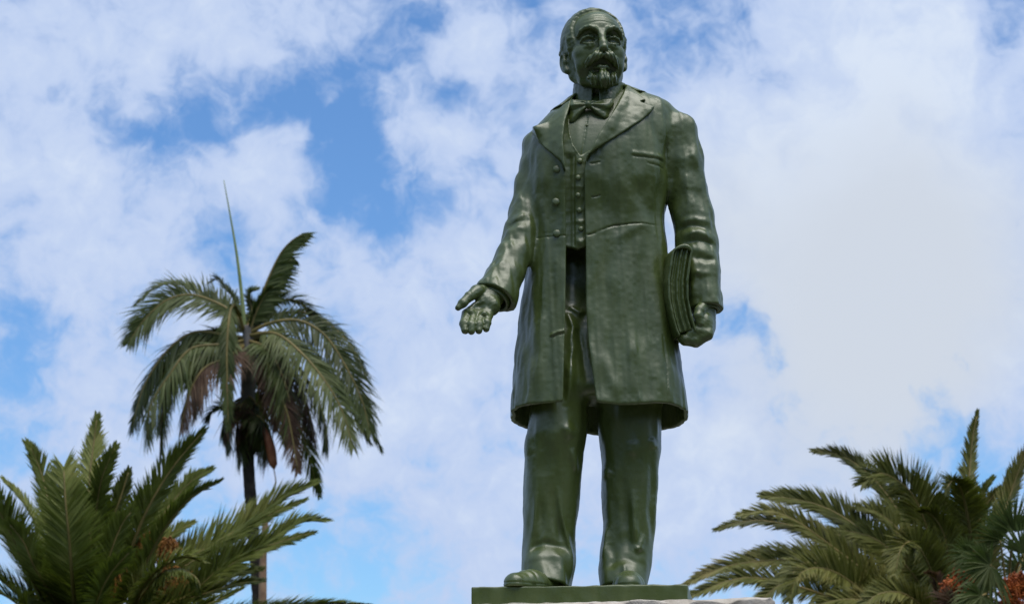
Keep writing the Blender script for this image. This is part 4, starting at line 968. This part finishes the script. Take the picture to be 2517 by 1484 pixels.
    F([A8(640, 1660, -.8), A8(700, 1450, -2.4), A8(800, 1250, -2.8), A8(950, 1080, -3.0)], 50, roll=-60, a=(60, 28), vee=18)
    F([A8(300, 1660, -.8), A8(160, 1500, -2.6), A8(20, 1400, -3.0), A8(-140, 1370, -3.2)], 54, roll=20, a=(60, 26), vee=28)
    for pts, ln, rl in (([A8(700, 1640, .2), A8(900, 1330, .2), A8(1080, 1120, .3), A8(1260, 960, .4), A8(1400, 880, .4)], 46, 40), ([A8(720, 1640, .4), A8(860, 1150, .8), A8(960, 880, 1.0), A8(1100, 660, 1.1), A8(1250, 560, 1.1)], 50, 40),
                        ([A8(860, 1640, .4), A8(1150, 1420, .5), A8(1420, 1280, .6), A8(1620, 1150, .6), A8(1840, 1060, .6)], 52, 40), ([A8(880, 1660, .2), A8(1200, 1500, -.4), A8(1480, 1400, -.6), A8(1700, 1330, -.7), A8(1900, 1300, -.7)], 50, 30),
                        ([A8(600, 1640, .3), A8(560, 1100, .9), A8(540, 820, 1.1), A8(520, 640, 1.2), A8(480, 520, 1.2)], 48, 70), ([A8(520, 1640, -.3), A8(360, 1380, -1.4), A8(250, 1200, -1.7), A8(170, 1020, -1.8), A8(60, 880, -1.9)], 58, -50),
                        ([A8(660, 1640, -.5), A8(640, 1300, -1.2), A8(660, 1080, -1.5), A8(640, 880, -1.6), A8(600, 740, -1.7)], 50, -70)):
        F(pts, ln, roll=rl, a=(58, 22), vee=22, n=130)
    for (x, y, s, sd_) in ((790, 1340, 34, 1), (1270, 1390, 36, 2), (1060, 1060, 24, 3), (1190, 1090, 22, 4), (340, 1440, 22, 5)):
        u, v, _ = A8(x, y); fruit_bunch(pm, u, v, y0 - .1, s * 1.5, 'fruit', 80, sd_, .3)
    top = np.array((base[0], y0, base[2] + .1)); r = np.random.RandomState(3)
    for i in range(16):      # far side of the crown and the drooping skirt
        world_frond(pm, top + np.array((0, 0, -.3)), r.uniform(-1.9, 1.9), r.uniform(-.35, .35), r.uniform(3.6, 4.6), r.uniform(.3, .5))
left_date_palm()

def right_date_palm():
    y0 = 22.0; base = PW(2330, 1545, y0)
    pm = empty('date_palm', (base[0], y0, 0), 'stout date palm with arching fronds at the lower right, beyond the stone pedestal', 'palm tree', 'date palms behind the statue')
    palm_trunk(pm, [(base[0], y0, -.1), (base[0] - .05, y0, base[2] * .5), (base[0], y0, base[2] + .2)], [.62, .5, .52, .6], 'trunk', ring=.06, seed=4)
    F = lambda pts, ln, **k: frond(pm, pts, y0, ln, **{'mat': 'date2', **k})
    F([AR(1950, 1640), AR(1560, 1210, .3), AR(1360, 985, .4), AR(1150, 830, .5), AR(950, 745, .5), AR(740, 705, .5), AR(590, 690, .5)], 62, roll=50, a=(58, 20), vee=24, n=165)
    F([AR(1900, 1660), AR(1400, 1290, -.3), AR(1080, 1050, -.5), AR(850, 885, -.6), AR(650, 805, -.6), AR(420, 830, -.6)], 52, roll=40, a=(58, 22), vee=22, n=150)
    F([AR(1880, 1680), AR(1300, 1180, .8), AR(950, 960, 1.0), AR(640, 880, 1.0), AR(430, 885, 1.0), AR(250, 940, 1.0)], 46, roll=44, a=(54, 22), vee=18, n=140)
    F([AR(1950, 1600), AR(1730, 1050, .9), AR(1580, 800, 1.2), AR(1450, 620, 1.3), AR(1300, 480, 1.3), AR(1150, 395, 1.3), AR(970, 365, 1.3)], 56, roll=46, a=(56, 20), vee=22, n=150)
    F([AR(1960, 1600), AR(1860, 1330, -.4), AR(1790, 930, -.8), AR(1690, 690, -1.0), AR(1560, 570, -1.2), AR(1440, 530, -1.3), AR(1320, 610, -1.4)], 80, roll=54, a=(60, 30), vee=22, n=165)
    F([AR(2020, 1600), AR(2110, 1080, -.6), AR(2085, 800, -.9), AR(2040, 640, -1.2), AR(1990, 575, -1.6), AR(1930, 650, -1.9)], 48, roll=-70, a=(64, 34), vee=14, n=130)
    F([AR(2030, 1600), AR(2085, 950, .6), AR(2105, 550, .9), AR(2128, 280, 1.0), AR(2166, 85, 1.0)], 46, roll=-60, a=(52, 16), vee=16, n=150)
    F([AR(2040, 1600), AR(2140, 1000, 1.0), AR(2175, 760, 1.2), AR(2215, 650, 1.2), AR(2280, 560, 1.2)], 44, roll=60, a=(56, 18), vee=24, mat='date')
    F([AR(2080, 1600), AR(2300, 980, .2), AR(2400, 700, .4), AR(2470, 500, .4), AR(2580, 260, .4)], 48, roll=-50, a=(54, 18), vee=18, n=140)
    F([AR(2060, 1600), AR(2260, 1000, 1.4), AR(2350, 700, 1.6), AR(2400, 500, 1.6)], 42, roll=40, a=(54, 18), vee=18)
    F([AR(1900, 1720, -.4), AR(1400, 1484, -1.8), AR(1270, 1350, -2.2), AR(1110, 1245, -2.5), AR(960, 1220, -2.7), AR(850, 1285, -2.9), AR(785, 1460, -3.0)], 62, roll=54, a=(66, 34), vee=24, n=170)
    F([AR(1960, 1700, -.4), AR(1865, 1370, -1.6), AR(1785, 1150, -2.0), AR(1690, 1030, -2.3), AR(1605, 1085, -2.6), AR(1565, 1270, -2.8)], 54, roll=60, a=(66, 36), vee=22, n=150)
    F([AR(1880, 1720, -.2), AR(900, 1370, -.9), AR(570, 1295, -1.2), AR(400, 1302, -1.3), AR(240, 1350, -1.4), AR(40, 1440, -1.4)], 50, roll=48, a=(60, 26), vee=22, n=165)
    F([AR(1880, 1700), AR(1200, 1220, .3), AR(900, 1130, .5), AR(620, 1105, .6), AR(400, 1170, .6)], 44, roll=46, a=(56, 22), vee=22, n=140)
    F([AR(1880, 1720), AR(1100, 1190, -.2), AR(780, 1160, -.4), AR(420, 1190, -.6), AR(180, 1260, -.6), AR(20, 1350, -.6)], 50, roll=50, a=(58, 24), vee=22, n=160)
    F([AR(1860, 1760, -.6), AR(1020, 1200, -1.6), AR(770, 1310, -2.0), AR(600, 1440, -2.1), AR(480, 1580, -2.2)], 46, roll=56, a=(62, 30), vee=20, n=130)
    F([AR(1900, 1760, -.6), AR(1500, 1500, -2.4), AR(1200, 1450, -2.8), AR(950, 1500, -3.0)], 50, roll=46, a=(62, 30), vee=22)
    F([AR(1950, 1760, -.6), AR(1750, 1500, -2.6), AR(1600, 1400, -3.0), AR(1420, 1420, -3.2), AR(1300, 1560, -3.3)], 52, roll=56, a=(64, 32), vee=20)
    F([AR(1950, 1700, -.4), AR(1750, 1350, -.9), AR(1580, 1140, -1.1), AR(1400, 1000, -1.2), AR(1180, 940, -1.2)], 54, roll=56, a=(60, 26), vee=20)
    F([AR(2000, 1700, -.4), AR(1960, 1250, -1.2), AR(1930, 1000, -1.4), AR(1850, 850, -1.5), AR(1760, 800, -1.6)], 56, roll=-40, a=(60, 26), vee=18)
    F([AR(2060, 1700, -.4), AR(2200, 1300, -1.0), AR(2260, 1050, -1.2), AR(2330, 850, -1.3)], 52, roll=-60, a=(58, 24), vee=16)
    F([AR(1980, 1700, -.4), AR(1900, 1450, -2.6), AR(1860, 1300, -2.9), AR(1800, 1250, -3.1)], 44, roll=-60, a=(60, 28), vee=16, mat='dead')
    for pts, ln, rl in (([AR(1950, 1640, .2), AR(1600, 1290, .6), AR(1420, 1100, .8), AR(1220, 1000, .9), AR(1000, 950, .9)], 52, 44), ([AR(1950, 1640, .2), AR(1740, 1200, .4), AR(1600, 960, .5), AR(1440, 820, .5), AR(1280, 770, .5)], 54, 44),
                        ([AR(1900, 1680, .2), AR(1350, 1350, -.4), AR(1100, 1290, -.6), AR(860, 1290, -.7), AR(620, 1360, -.8)], 50, 44), ([AR(1980, 1640, .2), AR(1870, 1150, .9), AR(1820, 850, 1.1), AR(1730, 640, 1.2), AR(1600, 500, 1.2)], 60, 40),
                        ([AR(1960, 1640, 0), AR(1800, 1300, -.6), AR(1680, 1130, -.8), AR(1540, 1020, -.9), AR(1380, 1010, -1)], 52, 44), ([AR(2030, 1640, 0), AR(2060, 1250, .4), AR(2150, 960, .6), AR(2230, 760, .6), AR(2330, 640, .6)], 46, -50),
                        ([AR(2000, 1640, 0), AR(2010, 1250, .2), AR(1980, 980, .4), AR(1960, 800, .5), AR(1900, 700, .5)], 48, -60), ([AR(1900, 1700, -.3), AR(1500, 1420, -1.2), AR(1300, 1420, -1.5), AR(1100, 1480, -1.6)], 50, 40)):
        F(pts, ln, roll=rl, a=(60, 26), vee=22, n=130)
    for (x, y, s, sd_) in ((2085, 1280, 34, 11), (1990, 1390, 28, 12)):
        u, v, _ = AR(x, y); fruit_bunch(pm, u, v, y0 - 3.2, s, 'redfruit', 80, sd_, .3)
    top = np.array((base[0], y0, base[2] + .1)); r = np.random.RandomState(5)
    for i in range(18):
        world_frond(pm, top + np.array((0, 0, -.3)), r.uniform(-1.9, 1.9), r.uniform(-.3, .3), r.uniform(3.6, 4.6), r.uniform(.3, .5), mat='date2')
right_date_palm()

def fan_palm():
    """fan palm close to the right edge, in front of the date palm"""
    y0 = 19.0; base = PW(2480, 1540, y0)
    pm = empty('fan_palm', (base[0], y0, 0), 'fan palm with stiff split leaves and red fruit at the right edge', 'palm tree')
    palm_trunk(pm, [(base[0], y0, -.1), (base[0], y0, base[2] * .5), (base[0], y0, base[2] + .3)], [.3, .24, .26], 'trunk', ring=.05, seed=9)
    def fan(x, y, rad, facing, spread, tilt, dy, seed, n=34, mat='fan', stiff=.1):
        r = np.random.RandomState(seed); c = PW(*AR(x, y)[:2], y0 + dy); sc = (y0 + DIST) / FPX; Rr = rad * sc
        ax = np.array((math.cos(facing), -math.sin(tilt) * .6, math.sin(facing))); ax = nrm(ax)       # mid-rib direction
        nv = nrm(np.array((0, -1, 0)) - ax * (-ax[1])); sd_ = np.cross(ax, nv)
        Vs, Q4, T3, o = [], [], [], 0
        for i in range(n):
            th = (i / (n - 1) - .5) * spread + r.normal(0, .02); d = nrm(ax * math.cos(th) + sd_ * math.sin(th) + nv * r.normal(.08, .10)); l = Rr * (.78 + .28 * math.cos(th)) * (1 + r.normal(0, .05))
            wv = nrm(np.cross(d, nv)); wd = Rr * spread / n * .33; g = np.array((0, 0, -1)); dr = stiff * (1 + abs(r.normal(0, .6)))
            p = [c + d * l * q + g * l * dr * q ** 3 for q in (0.03, .35, .7, 1)]; ww = (.15, 1.0, .55)
            fo = nv * wd * .5
            Vs.append(np.array([p[0] - wv * wd * ww[0], p[0] + wv * wd * ww[0], p[1] - wv * wd + fo, p[1] + wv * wd + fo, p[2] - wv * wd * ww[2], p[2] + wv * wd * ww[2], p[3], p[1] - fo]))
            Q4 += [(o, o + 7, o + 4, o + 2), (o + 1, o + 3, o + 5, o + 7)]; T3 += [(o, o + 1, o + 7), (o + 4, o + 5, o + 6), (o + 7, o + 5, o + 4)]; o += 8
        hub = np.array((base[0], y0, base[2] + .25)); Q = spline([hub, (hub + c) / 2 + np.array((0, 0, .12)), c], 14)
        V, F = tube(Q, np.linspace(.02, .013, 14), 6); st = np_mesh('leaf_stalk', V, F, M['rachis'], pm, True)
        np_mesh('fan_leaf', np.vstack(Vs), [np.array(Q4), np.array(T3)], M[mat], st, False)
    fan(2260, 1200, 118, R(200), R(230), .3, -1.0, 1, 40, stiff=.25)
    fan(2430, 960, 108, R(92), R(150), .2, -.6, 2, 34, stiff=.05)
    fan(2330, 1020, 92, R(140), R(170), .3, -.2, 3, 32, stiff=.12)
    fan(2500, 1120, 100, R(70), R(170), .3, -.9, 4, 32)
    fan(2120, 1130, 80, R(165), R(160), .4, -.6, 5, 28, stiff=.2)
    fan(2200, 1420, 100, R(225), R(200), .5, -1.2, 6, 34, stiff=.35)
    fan(2560, 1300, 110, R(20), R(200), .5, -.8, 7, 34)
    fan(2480, 1240, 90, R(110), R(200), .7, .6, 8, 30)
    fan(2600, 980, 100, R(60), R(180), .2, .4, 9, 30)
    fan(2000, 1480, 90, R(190), R(180), .4, -.6, 10, 30, 'dead', .3)
    for (x, y, s, sd_) in ((2420, 1410, 34, 21), (2480, 1330, 24, 22)):
        u, v, _ = AR(x, y); fruit_bunch(pm, u, v, y0 - .7, s, 'redfruit', 90, sd_)
fan_palm()

def tall_palm():
    y0 = 40.0; b0 = PW(640, 1484, y0)
    crown = PW(*A7(645, 730)[:2], y0)
    pm = empty('feather_palm', (b0[0] + .3, y0, 0), 'tall slender palm with a drooping ragged crown and one bare upright spear', 'palm tree')
    tp = [(b0[0] + .35, y0, -.2), (b0[0] + .2, y0, 3.0), tuple(PW(632, 1440, y0)), tuple(PW(621, 1290, y0)), tuple(PW(611, 1150, y0)), tuple(PW(606, 1000, y0)), tuple(PW(608, 930, y0))]
    palm_trunk(pm, tp, [.19, .155, .14, .125, .13, .13], 'trunk', ring=.035, rings=140)
    palm_trunk(pm, [PW(608, 1010, y0), PW(611, 940, y0), PW(611, 880, y0), PW(607, 800, y0)], [.15, .17, .16, .08], 'trunk_grey', 'crownshaft', rings=30)
    F = lambda pts, ln, **k: frond(pm, pts, y0, ln, **{'mat': 'queen', 'width': .032, 'rad': (.045, .010), 'n': 104, 'gap': .12, 'droop': .45, 'jitter': .2, 'a': (66, 30), **k})
    h = (640, 730)
    V, Fc = tube(spline([PW(*A7(640, 760)[:2], y0), PW(*A7(628, 600)[:2], y0), PW(*A7(602, 380)[:2], y0), PW(*A7(570, 190)[:2], y0), PW(*A7(541, 30)[:2], y0)], 30), np.linspace(.055, .008, 30), 7)
    np_mesh('spear', V, Fc, M['spear'], pm, True, 'unopened leaf standing up like a spear')
    # upright frond curling at the tip
    F([A7(650, 740), A7(700, 610), A7(745, 490), A7(800, 375), A7(850, 315), A7(905, 278)], 46, roll=88, a=(46, 26), vee=0, sides=(1,), droop=.22, n=150, width=.05, prof=[.5, .9, 1, .8, .5])
    F([A7(650, 740), A7(705, 600, .2), A7(760, 500, .3), A7(830, 410, .3), A7(862, 395, .3)], 48, roll=85, a=(46, 34), vee=0, sides=(1,), droop=.35, width=.05, n=130)
    F([A7(655, 740), A7(690, 640), A7(730, 560), A7(760, 530)], 30, roll=-20, a=(50, 25), vee=10, droop=.1)
    F([A7(640, 740), A7(672, 640, .5), A7(660, 560, .6), A7(700, 530, .6)], 30, roll=30, a=(48, 25), vee=10, droop=.1)
    # left arching
    F([A7(640, 740), A7(590, 650), A7(490, 590), A7(380, 560), A7(270, 590), A7(170, 680), A7(95, 790)], 62, roll=48, a=(62, 30), vee=10, n=140, droop=.22)
    F([A7(640, 740), A7(600, 600, .4), A7(560, 540, .5), A7(520, 490, .6), A7(480, 500, .6)], 42, roll=10, a=(50, 30), vee=10, droop=.2)
    F([A7(640, 740), A7(560, 650, .6), A7(470, 580, .9), A7(350, 510, 1.0), A7(230, 520, 1.0), A7(130, 610, 1.0)], 46, roll=20, a=(50, 30), vee=14, droop=.2, n=100)
    F([A7(640, 760), A7(540, 745), A7(400, 735), A7(270, 830), A7(170, 990), A7(115, 1180)], 62, roll=20, a=(66, 34), vee=-10, n=130)
    F([A7(640, 770), A7(540, 790, -.6), A7(390, 810, -.8), A7(290, 930, -1.0), A7(200, 1080, -1.0), A7(190, 1250, -1.0)], 60, roll=20, a=(66, 34), vee=-15, n=130, gap=.15)
    F([A7(640, 770), A7(560, 760, .6), A7(420, 760, .9), A7(330, 850, 1.1), A7(260, 1000, 1.1), A7(240, 1200, 1.1)], 60, roll=20, a=(66, 34), vee=-10, n=130)
    F([A7(640, 780), A7(540, 830, -.5), A7(390, 870, -.8), A7(290, 970, -.9), A7(255, 1130, -1.0), A7(245, 1320, -1.0)], 50, roll=10, a=(60, 34), vee=-20, n=120)
    F([A7(640, 790), A7(560, 850, -.9), A7(450, 900, -1.2), A7(380, 1020, -1.3), A7(340, 1180, -1.3)], 56, roll=20, a=(64, 34), vee=-20, n=120, mat='dead')
    F([A7(640, 790), A7(570, 820, .8), A7(480, 840, 1.0), A7(420, 960, 1.1), A7(400, 1120, 1.1)], 50, roll=20, a=(64, 34), vee=-20, n=120)
    # towards the viewer, hanging in front of the trunk
    F([A7(635, 730), A7(600, 620, -.5), A7(572, 630, -1.0), A7(556, 780, -1.3), A7(556, 960, -1.4), A7(562, 1180, -1.4)], 28, roll=-80, a=(40, 26), vee=-10, n=130, droop=.6)
    # right arching
    F([A7(650, 740), A7(720, 640, .3), A7(810, 585, .5), A7(900, 600, .6), A7(980, 690, .6), A7(1050, 800, .6)], 54, roll=-20, a=(56, 30), vee=16, droop=.35, n=110, gap=.2)
    F([A7(650, 740), A7(760, 690), A7(890, 680), A7(1010, 750), A7(1110, 900), A7(1180, 1050), A7(1220, 1200)], 60, roll=50, a=(64, 32), vee=5, n=140, droop=.3)
    F([A7(650, 740), A7(760, 660, .7), A7(900, 640, .9), A7(1020, 690, 1.0), A7(1130, 800, 1.0), A7(1210, 960, 1.0)], 54, roll=20, a=(54, 32), vee=10, n=110, gap=.25, width=.03)
    F([A7(650, 750), A7(780, 740, -.5), A7(900, 830, -.8), A7(1010, 960, -1.0), A7(1090, 1100, -1.0), A7(1140, 1270, -1.0)], 60, roll=46, a=(64, 34), vee=0, n=140, droop=.35)
    F([A7(650, 760), A7(770, 770, .5), A7(880, 880, .7), A7(970, 1030, .8), A7(1010, 1170, .8), A7(1015, 1290, .8)], 54, roll=15, a=(64, 34), vee=-10, n=130)
    F([A7(650, 770), A7(740, 810, -.6), A7(810, 930, -.8), A7(850, 1080, -.9), A7(870, 1250, -.9)], 58, roll=25, a=(64, 34), vee=-10, n=120)
    F([A7(650, 780), A7(760, 800, .9), A7(850, 900, 1.2), A7(920, 1060, 1.3), A7(960, 1250, 1.3)], 54, roll=20, a=(64, 34), vee=-10, n=120, mat='dead', gap=.2)
    F([A7(650, 790), A7(730, 860, -.8), A7(790, 1000, -1.0), A7(840, 1130, -1.1), A7(885, 1380, -1.1)], 44, roll=60, a=(50, 34), vee=-10, n=90, mat='dead', gap=.2, droop=.2)
    F([A7(655, 800), A7(720, 900, .6), A7(760, 1030, .8), A7(790, 1180, .8)], 40, roll=20, a=(60, 34), vee=-20, n=90, mat='dead', gap=.2)
    # ragged skirt under the crown
    r = np.random.RandomState(12)
    for i in range(11):
        s = (-1) ** i; dx = s * r.uniform(20, 120); y = r.uniform(1080, 1170)
        F([A7(650, y - 60), A7(650 + dx * .6, y - 20, r.uniform(-.6, .6)), A7(650 + dx, y + 70, r.uniform(-.8, .8)), A7(650 + dx * 1.05, y + r.uniform(120, 210), r.uniform(-.8, .8))], 38, roll=20, a=(60, 30), vee=-20, n=70, mat='queen' if i % 3 else 'dead', rad=(.03, .008))
    F([A7(650, 1130), A7(560, 1080, -.2), A7(500, 1085, -.3), A7(465, 1140, -.3)], 34, roll=20, a=(60, 30), vee=10, n=60, droop=.2)
    # red-brown spathe and the strip hanging from it
    c = [PW(*A7(x, y)[:2], y0 - .5) for x, y in ((715, 1150), (735, 1200), (757, 1270), (768, 1330), (774, 1368))]
    Q = spline(c, 20); V, Fs = tube(Q, np.interp(np.linspace(0, 1, 20), [0, .25, .6, .9, 1], [.03, .07, .115, .09, .01]), 10); V = V.copy()
    np_mesh('spathe', V, Fs, M['spathe'], pm, True, 'red-brown woody sheath hanging beside the trunk')
    c = [PW(*A7(x, y)[:2], y0 - .5) for x, y in ((772, 1360), (781, 1420), (772, 1465), (745, 1500), (725, 1560), (722, 1700))]
    V, Fs = tube(spline(c, 30), np.linspace(.012, .03, 30), 6); np_mesh('hanging_strip', V, Fs, M['fibre'], pm, True)
    # pale dead stalk hanging along the trunk
    c = [PW(u, v, y0 - .6) for u, v in ((652, 1215), (653, 1290), (648, 1350), (646, 1420), (645, 1500), (640, 1600))]
    V, Fs = tube(spline(c, 30), np.interp(np.linspace(0, 1, 30), [0, .2, .5, 1], [.012, .06, .085, .10]), 10); np_mesh('dead_stalk', V, Fs, M['fibre'], pm, True, 'pale brown dead stalk hanging down the trunk')
    top = np.array(crown)
    for i in range(9):
        world_frond(pm, top, r.uniform(-1.2, 1.2), r.uniform(-.1, .5), r.uniform(2.6, 3.4), r.uniform(.6, .9), mat='queen', leaf=.6, droop=.5, width=.04)
tall_palm()
